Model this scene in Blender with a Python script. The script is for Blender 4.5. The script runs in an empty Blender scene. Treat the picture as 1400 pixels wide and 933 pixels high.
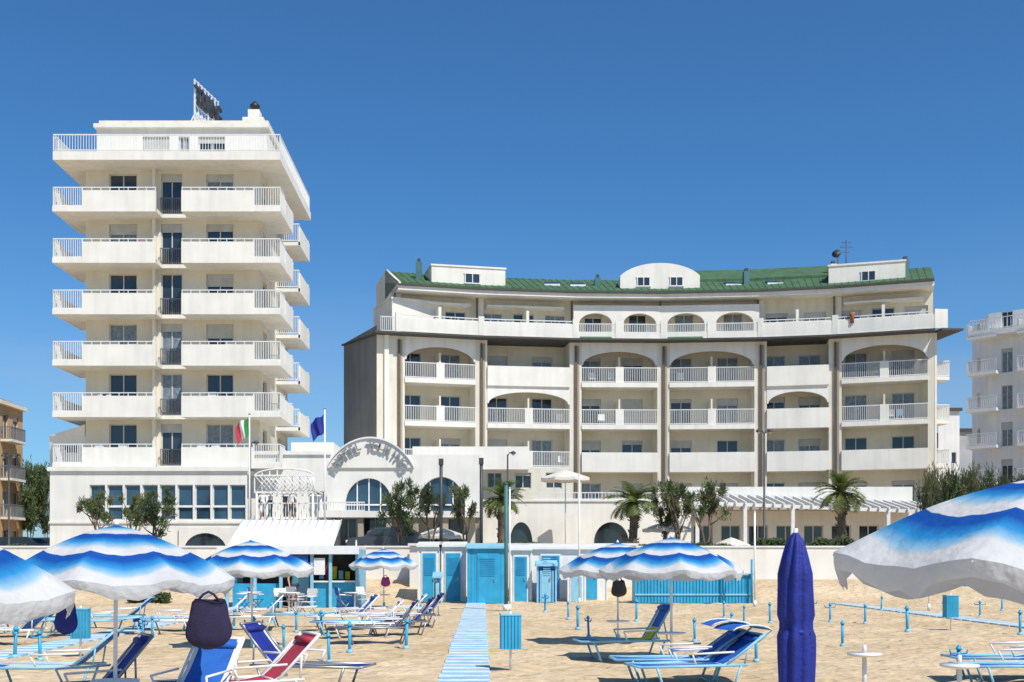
import bpy, math, random
import numpy as np
from mathutils import Vector, Matrix, noise
random.seed(7)
FP=1556.0; H=1.9; R=random.random
def X(px,d): return (px-659)/FP*d
def Z(py,d): return H+(765-py)/FP*d
def U(a,b): return a+(b-a)*R()
scene=bpy.context.scene
scene.view_settings.view_transform='Standard'
scene.view_settings.look='None'
scene.view_settings.exposure=0
col=scene.collection
# ------------------------------------------------------------ materials
def newmat(name):
    m=bpy.data.materials.new(name); m.use_nodes=True
    nt=m.node_tree; return m,nt,nt.nodes,nt.links,nt.nodes['Principled BSDF']
def mat(name,c,rough=.6,amt=.12,scale=3.,bump=.0,bscale=60.,metal=0.,streak=0.,spec=.5,trans=0.,alpha=None):
    m,nt,N,L,P=newmat(name)
    g=N.new('ShaderNodeNewGeometry')
    n=N.new('ShaderNodeTexNoise'); n.inputs['Scale'].default_value=scale; n.inputs['Detail'].default_value=6
    L.new(g.outputs['Position'],n.inputs['Vector'])
    r=N.new('ShaderNodeMapRange'); r.inputs['From Min'].default_value=.3; r.inputs['From Max'].default_value=.7
    r.inputs['To Min'].default_value=1-amt; r.inputs['To Max'].default_value=1+amt*.5
    L.new(n.outputs['Fac'],r.inputs['Value'])
    fac=r.outputs['Result']
    if streak>0:
        mp=N.new('ShaderNodeMapping'); mp.inputs['Scale'].default_value=(1.6,1.6,.12); L.new(g.outputs['Position'],mp.inputs['Vector'])
        n2=N.new('ShaderNodeTexNoise'); n2.inputs['Scale'].default_value=1.6; n2.inputs['Detail'].default_value=8; L.new(mp.outputs['Vector'],n2.inputs['Vector'])
        r2=N.new('ShaderNodeMapRange'); r2.inputs['From Min'].default_value=.45; r2.inputs['From Max'].default_value=.75
        r2.inputs['To Min'].default_value=1; r2.inputs['To Max'].default_value=1-streak; L.new(n2.outputs['Fac'],r2.inputs['Value'])
        mm=N.new('ShaderNodeMath'); mm.operation='MULTIPLY'; L.new(fac,mm.inputs[0]); L.new(r2.outputs['Result'],mm.inputs[1]); fac=mm.outputs[0]
    v=N.new('ShaderNodeVectorMath'); v.operation='SCALE'; v.inputs[0].default_value=c[:3]; L.new(fac,v.inputs['Scale'])
    L.new(v.outputs[0],P.inputs['Base Color'])
    P.inputs['Roughness'].default_value=rough; P.inputs['Metallic'].default_value=metal
    P.inputs['Specular IOR Level'].default_value=spec
    if bump>0:
        n3=N.new('ShaderNodeTexNoise'); n3.inputs['Scale'].default_value=bscale; n3.inputs['Detail'].default_value=4; L.new(g.outputs['Position'],n3.inputs['Vector'])
        b=N.new('ShaderNodeBump'); b.inputs['Strength'].default_value=bump; b.inputs['Distance'].default_value=.02
        L.new(n3.outputs['Fac'],b.inputs['Height']); L.new(b.outputs['Normal'],P.inputs['Normal'])
    if trans>0:
        t=N.new('ShaderNodeBsdfTranslucent'); L.new(v.outputs[0],t.inputs['Color'])
        mx=N.new('ShaderNodeMixShader'); mx.inputs[0].default_value=trans
        L.new(P.outputs[0],mx.inputs[1]); L.new(t.outputs[0],mx.inputs[2]); L.new(mx.outputs[0],N['Material Output'].inputs['Surface'])
    return m
M={}
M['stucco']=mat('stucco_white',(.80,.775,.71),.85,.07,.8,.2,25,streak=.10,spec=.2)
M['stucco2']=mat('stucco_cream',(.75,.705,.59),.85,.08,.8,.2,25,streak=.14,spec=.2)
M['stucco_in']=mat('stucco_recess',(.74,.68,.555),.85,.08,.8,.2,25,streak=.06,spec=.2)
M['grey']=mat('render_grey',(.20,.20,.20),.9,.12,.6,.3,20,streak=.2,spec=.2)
M['orange']=mat('stucco_orange',(.55,.36,.19),.85,.1,.8,.25,25,streak=.15,spec=.2)
M['white']=mat('white_paint',(.79,.79,.77),.45,.08,4,.05,40,streak=.05)
M['rail']=mat('railing_paint',(.74,.74,.72),.5,.08,4)
M['dkrail']=mat('dark_railing',(.16,.17,.18),.5,.08,4)
M['brown']=mat('downpipe_brown',(.14,.10,.07),.6,.2,3)
M['tan']=mat('pilaster_tan',(.40,.34,.26),.8,.1,2)
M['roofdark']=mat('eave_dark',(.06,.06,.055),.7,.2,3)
M['greenroof']=mat('roof_green',(.06,.135,.06),.8,.3,1.2,.5,12,streak=.3)
M['glass']=mat('window_glass',(.03,.042,.055),.07,.5,.6,spec=.8)
M['glassb']=mat('window_blue_glass',(.035,.085,.14),.07,.4,.6,spec=.8)
M['curtain']=mat('window_curtain',(.22,.26,.29),.25,.4,5,spec=.6)
M['shutter']=mat('roller_shutter',(.50,.50,.47),.6,.15,2)
M['frame']=mat('window_frame',(.60,.60,.58),.5,.1,4)
M['black']=mat('black_plastic',(.02,.02,.022),.5,.2,5)
M['metal']=mat('metal_grey',(.35,.36,.37),.4,.15,5,metal=.7)
M['letters']=mat('sign_letter_grey',(.24,.26,.27),.5,.1,5)
M['dkmetal']=mat('metal_dark',(.05,.055,.06),.5,.15,5)
M['teal']=mat('teal_paint',(.06,.17,.18),.6,.15,3)
M['aqua']=mat('aqua_paint',(.03,.36,.60),.5,.16,3,.1,30,streak=.15)
M['aqua2']=mat('aqua_light_paint',(.26,.56,.72),.55,.14,3,.1,30,streak=.1)
M['blue']=mat('blue_fabric',(.015,.12,.48),.8,.2,6,.3,120)
M['navy']=mat('navy_fabric',(.008,.022,.25),.7,.3,6,.5,22)
M['purple']=mat('bag_fabric',(.016,.011,.05),.8,.3,8,.3,60)
M['yellow']=mat('yellow_fabric',(.72,.62,.03),.8,.15,6)
M['red']=mat('red_fabric',(.42,.03,.06),.8,.2,6)
M['green']=mat('green_fabric',(.02,.25,.07),.8,.15,6)
M['cream']=mat('cream_canvas',(.78,.74,.66),.8,.08,4,.1,60,trans=.2)
M['plankw']=mat('plank_white',(.70,.70,.67),.85,.2,2.5,.3,30)
M['plankb']=mat('plank_blue',(.24,.52,.68),.85,.2,2.5,.3,30)
M['bark']=mat('bark',(.15,.11,.08),.9,.3,8,.8,30)
M['palmbark']=mat('palm_bark',(.19,.14,.09),.9,.35,9,.9,25)
M['leaf']=mat('leaf_green',(.12,.165,.055),.7,.4,2.5,trans=.35)
M['leaf2']=mat('leaf_olive',(.18,.19,.085),.7,.4,2.5,trans=.35)
M['leaf3']=mat('leaf_dark',(.065,.11,.04),.7,.4,2.5,trans=.3)
M['palm']=mat('palm_leaf',(.16,.21,.05),.5,.4,3,trans=.3)
M['palmdry']=mat('palm_dry_leaf',(.25,.19,.09),.7,.3,3,trans=.2)
M['pave']=mat('paving',(.38,.35,.31),.85,.15,1.2,.3,15)
M['asph']=mat('asphalt',(.055,.055,.055),.9,.2,1.5,.4,30)
M['interior_shade']=mat('interior_shade_dark',(.05,.045,.04),.8,.4,3)  # kiosk's inner shade put into a near-black colour
M['skin']=mat('skin',(.55,.30,.20),.55,.08,8)
M['hair']=mat('hair_dark',(.04,.025,.018),.6,.2,20)
M['shirtw']=mat('shirt_white',(.75,.75,.73),.8,.1,8)
M['shirtr']=mat('shirt_teal',(.05,.2,.25),.8,.1,8)
M['shorts']=mat('shorts_dark',(.05,.06,.10),.8,.1,8)
M['carpaint']=mat('car_paint',(.06,.065,.075),.25,.05,3,spec=.7)
M['carpaintw']=mat('car_paint_silver',(.45,.46,.48),.25,.05,3,spec=.7)
M['farwhite']=mat('distant_facade',(.80,.79,.76),.9,.08,.5,streak=.1)
M['fargrey']=mat('distant_grey_facade',(.42,.43,.45),.9,.15,.5,streak=.1)
M['towel']=mat('towel_coloured',(.35,.04,.2),.8,.3,10)
M['rust']=mat('roof_terracotta',(.38,.15,.08),.8,.2,2)

def umbmat():
    m,nt,N,L,P=newmat('umbrella_canvas')
    tc=N.new('ShaderNodeTexCoord')
    v=N.new('ShaderNodeVectorMath'); v.operation='MULTIPLY'; v.inputs[1].default_value=(1/1.35,1/1.35,0); L.new(tc.outputs['Object'],v.inputs[0])
    ln=N.new('ShaderNodeVectorMath'); ln.operation='LENGTH'; L.new(v.outputs[0],ln.inputs[0])
    r=N.new('ShaderNodeValToRGB'); L.new(ln.outputs['Value'],r.inputs[0])
    W=(.72,.73,.74,1); D=(.007,.09,.42,1); C=(.03,.30,.66,1); LB=(.32,.56,.74,1)
    st=[(0,C),(.06,D),(.10,C),(.15,LB),(.20,W),(.27,W),(.275,D),(.35,D),(.43,C),(.50,LB),(.54,W),(.62,W),(.625,D),(.69,D),(.77,C),(.83,LB),(.86,W),(1,W)]
    e=r.color_ramp.elements
    e[0].position=0; e[0].color=st[0][1]; e[1].position=1; e[1].color=st[-1][1]
    for p,c in st[1:-1]:
        k=e.new(p); k.color=c
    n=N.new('ShaderNodeTexNoise'); n.inputs['Scale'].default_value=2.5; n.inputs['Detail'].default_value=7; L.new(tc.outputs['Object'],n.inputs['Vector'])
    mr=N.new('ShaderNodeMapRange'); mr.inputs['From Min'].default_value=.35; mr.inputs['From Max'].default_value=.7; mr.inputs['To Min'].default_value=1.; mr.inputs['To Max'].default_value=.86; L.new(n.outputs['Fac'],mr.inputs['Value'])
    s=N.new('ShaderNodeVectorMath'); s.operation='SCALE'; L.new(r.outputs['Color'],s.inputs[0]); L.new(mr.outputs['Result'],s.inputs['Scale'])
    L.new(s.outputs[0],P.inputs['Base Color']); P.inputs['Roughness'].default_value=.75; P.inputs['Specular IOR Level'].default_value=.25
    b=N.new('ShaderNodeBump'); b.inputs['Strength'].default_value=.7; b.inputs['Distance'].default_value=.05
    n3=N.new('ShaderNodeTexNoise'); n3.inputs['Scale'].default_value=6; n3.inputs['Detail'].default_value=3; L.new(tc.outputs['Object'],n3.inputs['Vector']); L.new(n3.outputs['Fac'],b.inputs['Height']); L.new(b.outputs['Normal'],P.inputs['Normal'])
    t=N.new('ShaderNodeBsdfTranslucent'); L.new(s.outputs[0],t.inputs['Color'])
    mx=N.new('ShaderNodeMixShader'); mx.inputs[0].default_value=.3
    L.new(P.outputs[0],mx.inputs[1]); L.new(t.outputs[0],mx.inputs[2]); L.new(mx.outputs[0],N['Material Output'].inputs['Surface'])
    return m
M['umb']=umbmat()

def sandmat():
    m,nt,N,L,P=newmat('sand')
    g=N.new('ShaderNodeNewGeometry')
    n=N.new('ShaderNodeTexNoise'); n.inputs['Scale'].default_value=.35; n.inputs['Detail'].default_value=8; L.new(g.outputs['Position'],n.inputs['Vector'])
    r=N.new('ShaderNodeValToRGB'); L.new(n.outputs['Fac'],r.inputs[0])
    r.color_ramp.elements[0].position=.3; r.color_ramp.elements[0].color=(.56,.415,.245,1)
    r.color_ramp.elements[1].position=.7; r.color_ramp.elements[1].color=(.72,.565,.375,1)
    n2=N.new('ShaderNodeTexNoise'); n2.inputs['Scale'].default_value=4; n2.inputs['Detail'].default_value=10; n2.inputs['Roughness'].default_value=.7; L.new(g.outputs['Position'],n2.inputs['Vector'])
    mr=N.new('ShaderNodeMapRange'); mr.inputs['From Min'].default_value=.3; mr.inputs['From Max'].default_value=.65; mr.inputs['To Min'].default_value=.72; mr.inputs['To Max'].default_value=1.08; L.new(n2.outputs['Fac'],mr.inputs['Value'])
    s=N.new('ShaderNodeVectorMath'); s.operation='SCALE'; L.new(r.outputs['Color'],s.inputs[0]); L.new(mr.outputs['Result'],s.inputs['Scale'])
    L.new(s.outputs[0],P.inputs['Base Color']); P.inputs['Roughness'].default_value=.95; P.inputs['Specular IOR Level'].default_value=.15
    vo=N.new('ShaderNodeTexVoronoi'); vo.feature='SMOOTH_F1'; vo.inputs['Scale'].default_value=2.6
    wn=N.new('ShaderNodeTexNoise'); wn.inputs['Scale'].default_value=2; L.new(g.outputs['Position'],wn.inputs['Vector'])
    ad=N.new('ShaderNodeVectorMath'); ad.operation='ADD'; L.new(g.outputs['Position'],ad.inputs[0]); L.new(wn.outputs['Color'],ad.inputs[1]); L.new(ad.outputs[0],vo.inputs['Vector'])
    b=N.new('ShaderNodeBump'); b.inputs['Strength'].default_value=.8; b.inputs['Distance'].default_value=.13; L.new(vo.outputs['Distance'],b.inputs['Height'])
    b2=N.new('ShaderNodeBump'); b2.inputs['Strength'].default_value=.6; b2.inputs['Distance'].default_value=.04
    n4=N.new('ShaderNodeTexNoise'); n4.inputs['Scale'].default_value=12; n4.inputs['Detail'].default_value=6; L.new(g.outputs['Position'],n4.inputs['Vector']); L.new(n4.outputs['Fac'],b2.inputs['Height']); L.new(b.outputs['Normal'],b2.inputs['Normal']); L.new(b2.outputs['Normal'],P.inputs['Normal'])
    return m
M['sand']=sandmat()

# ------------------------------------------------------------ builder
class Frame:
    def __init__(s,p0,p1=None):
        s.O=Vector((p0[0],p0[1])); 
        if p1 is None: s.u=Vector((1,0)); s.L=0
        else:
            d=Vector((p1[0]-p0[0],p1[1]-p0[1])); s.L=d.length; s.u=d.normalized()
        s.n=Vector((-s.u.y,s.u.x))
    def p(s,u,w,z):
        q=s.O+s.u*u+s.n*w; return (q.x,q.y,z)
G=Frame((0,0))
class B:
    def __init__(s): s.parts={}; s.mats={}
    def add(s,part,mt,vs,fs,smooth=False):
        k=(part,mt); 
        if k not in s.parts: s.parts[k]=([],[],[])
        V,Fc,S=s.parts[k]; o=len(V); V.extend(vs); 
        for f in fs: Fc.append(tuple(i+o for i in f)); S.append(smooth)
    def box(s,part,mt,F,u0,u1,w0,w1,z0,z1):
        vs=[F.p(u,w,z) for z in(z0,z1) for w in(w0,w1) for u in(u0,u1)]
        s.add(part,mt,vs,[(0,1,5,4),(1,3,7,5),(3,2,6,7),(2,0,4,6),(4,5,7,6),(0,2,3,1)])
    def quad(s,part,mt,*v): s.add(part,mt,[tuple(a) for a in v],[tuple(range(len(v)))])
    def seg(s,part,mt,p0,p1,t,z0,z1):
        F=Frame(p0,p1); s.box(part,mt,F,0,F.L,-t/2,t/2,z0,z1)
    def tube(s,part,mt,pts,rad,n=8,cap=True):
        pts=[Vector(p) for p in pts]
        if not hasattr(rad,'__len__'): rad=[rad]*len(pts)
        vs=[];fs=[]
        for i,p in enumerate(pts):
            t=(pts[min(i+1,len(pts)-1)]-pts[max(i-1,0)]).normalized()
            a=t.orthogonal() if abs(t.z)<.9 else t.cross(Vector((0,1,0))); a.normalize()
            if i>0:
                a=(pa-t*pa.dot(t)).normalized()
            pa=a; b=t.cross(a)
            for k in range(n):
                an=2*math.pi*k/n; vs.append(tuple(p+(a*math.cos(an)+b*math.sin(an))*rad[i]))
        for i in range(len(pts)-1):
            for k in range(n):
                fs.append((i*n+k,i*n+(k+1)%n,(i+1)*n+(k+1)%n,(i+1)*n+k))
        if cap: fs.append(tuple(range(n))[::-1]); fs.append(tuple((len(pts)-1)*n+k for k in range(n)))
        s.add(part,mt,vs,fs,True)
    def prism(s,part,mt,F,poly,w0,w1):
        n=len(poly); vs=[F.p(u,w0,z) for u,z in poly]+[F.p(u,w1,z) for u,z in poly]
        fs=[tuple(range(n)),tuple(range(n,2*n))[::-1]]+[(i,i+n,(i+1)%n+n,(i+1)%n) for i in range(n)]
        s.add(part,mt,vs,fs)
    def rail(s,part,mt,p0,p1,z0,z1,step=.13,t=.035,tt=.06):
        F=Frame(p0,p1); s.box(part,mt,F,0,F.L,-tt/2,tt/2,z1-.06,z1); s.box(part,mt,F,0,F.L,-tt/2,tt/2,z0,z0+.05)
        n=max(2,int(F.L/step))
        for i in range(n+1):
            u=min(max(F.L*i/n,t/2),F.L-t/2); s.box(part,mt,F,u-t/2,u+t/2,-t/2,t/2,z0+.05,z1-.06)
    def window(s,F,u0,u1,za,zb,w,kind='n',mul=1,gm='glass'):
        k=R(); g=gm
        if kind=='n': g=gm if k<.62 else 'curtain'
        s.quad('glass',g,F.p(u0,w,za),F.p(u1,w,za),F.p(u1,w,zb),F.p(u0,w,zb))
        f=.06
        s.box('window_frames','frame',F,u0,u1,w-.05,w-.004,za,za+f); s.box('window_frames','frame',F,u0,u1,w-.05,w-.004,zb-f,zb)
        s.box('window_frames','frame',F,u0,u0+f,w-.05,w-.004,za+f,zb-f); s.box('window_frames','frame',F,u1-f,u1,w-.05,w-.004,za+f,zb-f)
        for i in range(mul):
            c=u0+(u1-u0)*(i+1)/(mul+1); s.box('window_frames','frame',F,c-f/2,c+f/2,w-.055,w-.006,za+f,zb-f)
        if kind=='n':
            q=R()
            if q<.35:
                h=(zb-za)*U(.12,.35); s.box('shutters','shutter',F,u0+.02,u1-.02,w-.085,w-.06,zb-h,zb-.003)
            elif q<.43:
                s.box('shutters','shutter',F,u0+.02,u1-.02,w-.085,w-.06,za+.02,zb-.003)
    def wall(s,part,mt,F,L,z0,z1,holes,w=0,dep=.18,rev=None,**kw):
        us=sorted({0,L}|{h[0] for h in holes}|{h[1] for h in holes}); zs=sorted({z0,z1}|{h[2] for h in holes}|{h[3] for h in holes})
        for a,b in zip(us,us[1:]):
            for c,d in zip(zs,zs[1:]):
                cu=(a+b)/2; cz=(c+d)/2
                if any(h[0]<cu<h[1] and h[2]<cz<h[3] for h in holes): continue
                s.quad(part,mt,F.p(a,w,c),F.p(b,w,c),F.p(b,w,d),F.p(a,w,d))
        for h in holes:
            a,b,c,d=h[:4]; e=w+dep
            s.quad(part,mt,F.p(a,w,c),F.p(a,e,c),F.p(a,e,d),F.p(a,w,d)); s.quad(part,mt,F.p(b,w,c),F.p(b,w,d),F.p(b,e,d),F.p(b,e,c))
            s.quad(part,mt,F.p(a,w,d),F.p(a,e,d),F.p(b,e,d),F.p(b,w,d)); s.quad(part,mt,F.p(a,w,c),F.p(b,w,c),F.p(b,e,c),F.p(a,e,c))
            k=dict(kw)
            if len(h)>4: k.update(h[4])
            s.window(F,a,b,c,d,e,**k)
    def arch(s,part,mt,F,u0,u1,a,b,zs,zc,zt,w0,w1,n=16,power=2.):
        pts=[]
        for i in range(n+1):
            t=-1+2*i/n; pts.append(((a+b)/2+(b-a)/2*math.sin(t*math.pi/2), zs+(zc-zs)*math.cos(t*math.pi/2)))
        for w in(w0,w1):
            for (ua,za),(ub,zb) in zip(pts,pts[1:]):
                s.quad(part,mt,F.p(ua,w,za),F.p(ub,w,zb),F.p(ub,w,zt),F.p(ua,w,zt))
            if a>u0: s.quad(part,mt,F.p(u0,w,zs),F.p(a,w,zs),F.p(a,w,zt),F.p(u0,w,zt))
            if b<u1: s.quad(part,mt,F.p(b,w,zs),F.p(u1,w,zs),F.p(u1,w,zt),F.p(b,w,zt))
        for (ua,za),(ub,zb) in zip(pts,pts[1:]): s.quad(part,mt,F.p(ua,w0,za),F.p(ub,w0,zb),F.p(ub,w1,zb),F.p(ua,w1,za))
        s.quad(part,mt,F.p(u0,w0,zt),F.p(u1,w0,zt),F.p(u1,w1,zt),F.p(u0,w1,zt))
        if a>u0: s.quad(part,mt,F.p(u0,w0,zs),F.p(a,w0,zs),F.p(a,w1,zs),F.p(u0,w1,zs))
        if b<u1: s.quad(part,mt,F.p(b,w0,zs),F.p(u1,w0,zs),F.p(u1,w1,zs),F.p(b,w1,zs))
        return pts
    def template(s):
        out=[]
        for (part,mt),(V,Fc,S) in s.parts.items():
            me=bpy.data.meshes.new(part); me.from_pydata(V,[],Fc); me.materials.append(M[mt])
            me.polygons.foreach_set('use_smooth',S); me.update(); out.append((part,me))
        return out
def spawn(name,tpl,loc=(0,0,0),rz=0,sc=(1,1,1),rx=0,ry=0):
    if not hasattr(sc,'__len__'): sc=(sc,sc,sc)
    e=bpy.data.objects.new(name,None); e.empty_display_size=.3; col.objects.link(e)
    e.location=loc; e.rotation_euler=(rx,ry,rz); e.scale=sc
    for part,me in tpl:
        o=bpy.data.objects.new(part,me); col.objects.link(o); o.parent=e
    return e
# ------------------------------------------------------------ ground
def sstep(t): t=min(max(t,0),1); return t*t*(3-2*t)
PATHS=[(-.27,.8),(-9.4,.8),(15.3,.8)]
def gz(x,y,nz=True):
    if y>57.35: return 2.0
    z=.9*sstep((y-50)/6.5)
    if nz and y<57:
        a=.055*sstep((57-y)/3)
        m=1.
        for c,w in PATHS: m=min(m,sstep((abs(x-c)-.45)/.6))
        z+=m*a*(noise.noise((x*.9,y*.9,0))+.9*noise.noise((x*2.3,y*2.3,3)))
    return z
xs=list(np.concatenate([[-2500,-900,-300,-120,-60],np.arange(-32,36,.2),[60,120,300,900,2500]]))
ys=list(np.concatenate([[-200,-30],np.arange(2,57.3,.2),[57.34,57.36,90,200,700,3000]]))
V=[(x,y,gz(x,y)) for y in ys for x in xs]; nx=len(xs)
Fc=[(j*nx+i,j*nx+i+1,(j+1)*nx+i+1,(j+1)*nx+i) for j in range(len(ys)-1) for i in range(nx-1)]
me=bpy.data.meshes.new('ground'); me.from_pydata(V,[],Fc); me.materials.append(M['sand']); me.polygons.foreach_set('use_smooth',[True]*len(Fc))
o=bpy.data.objects.new('sand_beach_ground',me); col.objects.link(o)
def single(name,b):
    t=b.template(); return spawn(name,t)
b=B(); b.box('slab','pave',G,-200,200,57.6,62.6,1.9,2.004); single('promenade_pavement',b)
b=B(); b.box('slab','asph',G,-300,300,84,92,1.9,2.004)
single('road',b)
for c,w in PATHS:
    b=B(); y=4.0; i=0
    while y<48.5:
        d=.30; j=U(-.015,.015)
        m='plankw' if i%2==0 else 'plankb'
        b.box('planks',m,G,c-w/2+j,c+w/2+j,y,y+d,.0,.035+U(0,.008)); y+=d+.02; i+=1
    single('boardwalk_path',b)
b=B(); b.box('wall','stucco',G,-60,60,57.2,57.5,.4,2.5); b.box('coping','white',G,-60,60,57.14,57.56,2.5,2.58)
single('seawall',b)

# ------------------------------------------------------------ tower
b=B(); D=66.; DW=67.8
xl,xr=X(117,DW),X(355,DW); XL,XR=X(72,D),X(383,D)
yb=77.5
sl=[7.2+2.98*i for i in range(7)]
FW=Frame((xl,DW),(xr,DW)); L=FW.L
def fu(px): return X(px,DW)-xl
holes=[];
for i in range(6):
    f=sl[i]+.26; c=sl[i+1]
    holes+= [(fu(149),fu(187),f+.05,c-.22),(fu(220),fu(249),f+.05,c-.2),(fu(282),fu(319),f+.05,c-.22)]
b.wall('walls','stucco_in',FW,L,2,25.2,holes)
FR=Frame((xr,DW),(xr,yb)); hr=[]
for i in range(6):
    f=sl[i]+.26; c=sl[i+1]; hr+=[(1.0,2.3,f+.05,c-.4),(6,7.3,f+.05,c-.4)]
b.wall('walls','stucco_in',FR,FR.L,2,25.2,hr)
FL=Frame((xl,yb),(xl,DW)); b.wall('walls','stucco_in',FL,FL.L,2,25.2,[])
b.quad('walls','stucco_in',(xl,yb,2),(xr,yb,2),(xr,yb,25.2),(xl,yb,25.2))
for i in range(6):
    z=sl[i]
    for (a,c,s0,s1) in ((XL,X(213,D),X(112,D),X(213,D)),(X(248,D),XR,X(248,D),X(347,D))):
        b.box('balcony_slabs','stucco',G,a,c,D,DW-.003,z,z+.22)
        b.box('balcony_parapets','stucco',G,s0,s1,D-.05,D+.10,z-.03,z+1.2)
        b.box('balcony_rails','rail',G,s0,s1,D,D+.05,z+1.36,z+1.41)
        n=8
        for k in range(n+1):
            u=s0+.03+(s1-s0-.06)*k/n; b.box('balcony_rails','rail',G,u-.02,u+.02,D,D+.04,z+1.2,z+1.36)
        if a<s0:
            b.rail('balcony_rails','rail',(a,D+.03),(s0,D+.03),z+.3,z+1.41)
            b.box('balcony_slabs','stucco',G,a-.02,s0-.002,D-.03,D+.08,z-.02,z+.3)
        if s1<c:
            b.rail('balcony_rails','rail',(s1,D+.03),(c,D+.03),z+.3,z+1.41)
            b.box('balcony_slabs','stucco',G,s1+.002,c+.02,D-.03,D+.08,z-.02,z+.3)
        if R()<.8:
            for q in range(random.randint(1,2)):
                u=U(s0+.4,s1-.8); b.box('balcony_chairs','white',G,u,u+.5,D+.9,D+.95,z+.9,z+1.5+U(-.1,.1))
    for (xa,xw,sg) in ((XL,xl,-1),(XR,xr,1)):
        lo,hi=min(xa,xw),max(xa,xw)
        for y0,y1 in ((DW,70.6),(73.2,77.2)):
            b.box('side_balcony_slabs','stucco',G,lo+.003,hi-.003,y0,y1,z,z+.22)
            ys0=D+.1 if y0==DW else y0
            b.seg('side_balcony_parapets','stucco',(xa-sg*.05,ys0+(1.6 if y0==DW else 0)),(xa-sg*.05,y1),.12,z-.02,z+(1.2))
            if y0==DW: b.rail('balcony_rails','rail',(xa-sg*.03,ys0),(xa-sg*.03,ys0+1.6),z+.3,z+1.41); b.seg('side_balcony_slabs','stucco',(xa-sg*.05,ys0),(xa-sg*.05,ys0+1.59),.12,z-.018,z+.3)
            b.rail('balcony_rails','rail',(xa-sg*.05,y1-.03),(xw,y1-.03),z+.3,z+1.41)
            if y0>DW: b.rail('balcony_rails','rail',(xa-sg*.05,y0+.03),(xw,y0+.03),z+.3,z+1.41)
    b.rail('centre_rails','dkrail',(X(219,DW-.3),DW-.3),(X(249,DW-.3),DW-.3),z+.25,z+1.25,.11)
    b.box('balcony_slabs','stucco',G,X(213,D)+.003,X(248,D)-.003,DW-.45,DW-.003,z+.02,z+.24)
    for px in (213,):
        x=X(px,DW); b.box('fins','stucco',G,x-.07,x+.07,DW-.5,DW-.002,z+.241,sl[i+1]-.001)
z=sl[6]; b.box('roof_terrace_slab','stucco',G,XL,XR,D,yb+.3,z,z+.5)
for p0,p1 in (((XL,D+.05),(XR,D+.05)),((XR-.05,D+.05),(XR-.05,yb)),((XL+.05,D+.05),(XL+.05,yb))):
    b.rail('roof_rails','rail',p0,p1,z+.55,z+1.5,.16,.028)
y0=68.0; pl,pr=X(132,y0),X(365,y0)
PF=Frame((pl,y0),(pr,y0))
def pu(px): return X(px,y0)-pl
zt=28.0
b.wall('penthouse','stucco',PF,PF.L,z+.5,zt-.35,[(pu(195),pu(232),z+.6,z+2.1,),(pu(244),pu(259),z+.8,z+2.1),(pu(271),pu(308),z+.6,z+2.1)])
PR=Frame((pr,y0),(pr,yb-1)); b.wall('penthouse','stucco',PR,PR.L,z+.5,zt-.35,[(2,3.5,z+.7,z+2.05)])
b.box('penthouse','stucco',G,pl-.002,pl+.1,y0+.01,yb-1,z+.5,zt-.35)
b.box('penthouse_roof','stucco',G,pl-.12,pr+.12,y0-.22,yb-.9,zt-.35,zt-.12)
b.box('penthouse_roof','stucco2',G,pl+.0,pr-.0,y0+.4,yb-1.2,zt-.12,zt+.28)
b.box('penthouse_roof','stucco',G,X(178,70),X(340,70),70,yb-2,zt+.28,zt+.5)
cx=X(347,70.5)
b.box('chimney','stucco',G,cx-.65,cx+.65,70.2,71.4,zt+.28,zt+1.2)
b.box('chimney','stucco',G,cx-.35,cx+.35,70.4,71.2,zt+1.2,zt+1.75)
b.tube('chimney_cap','black',[(cx,70.8,zt+1.75),(cx,70.8,zt+1.95),(cx,70.8,zt+1.97),(cx,70.8,zt+2.15),(cx,70.8,zt+2.4)],[.16,.16,.32,.3,.05],12)
sp0=(X(266,72),72.); sp1=(X(298,75.5),75.5); SF=Frame(sp0,sp1); ST_=32.3-zt
for k in range(8):
    u=SF.L*k/7; b.box('sign_frame','rail',SF,u-.04,u+.04,-.04,.04,zt+.28,zt+ST_)
    b.tube('sign_frame','rail',[SF.p(u,0,zt+ST_-2.2),SF.p(u,.9,zt+.4)],.035,5)
    if k<7:
        for q in (.4,1.5,2.6):
            b.tube('sign_frame','rail',[SF.p(u,0,zt+q),SF.p(SF.L*(k+1)/7,0,zt+q+1.1)],.025,5); b.tube('sign_frame','rail',[SF.p(SF.L*(k+1)/7,0,zt+q),SF.p(u,0,zt+q+1.1)],.025,5)
for zz in (zt+.5,zt+1.6,zt+2.7,zt+ST_-.1): b.box('sign_frame','rail',SF,0,SF.L,-.03,.03,zz,zz+.06)
tower=single('hotel_tower',b)
def textobj(parent,body,loc,rot,size,mt,ext=.04,off=.015):
    c=bpy.data.curves.new('letter','FONT'); c.body=body; c.size=size; c.extrude=ext; c.align_x='CENTER'; c.offset=off
    c.materials.append(M[mt]); o=bpy.data.objects.new('letter',c); col.objects.link(o); o.location=loc; o.rotation_euler=rot; o.parent=parent
for k,ch in enumerate('TOURING'):
    q=SF.p(SF.L*(k+.5)/7,-.12,zt+ST_-1.6); textobj(tower,ch,q,(math.pi/2,0,math.atan2(SF.u.y,SF.u.x)),1.7,'dkmetal',.08,0)

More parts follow.
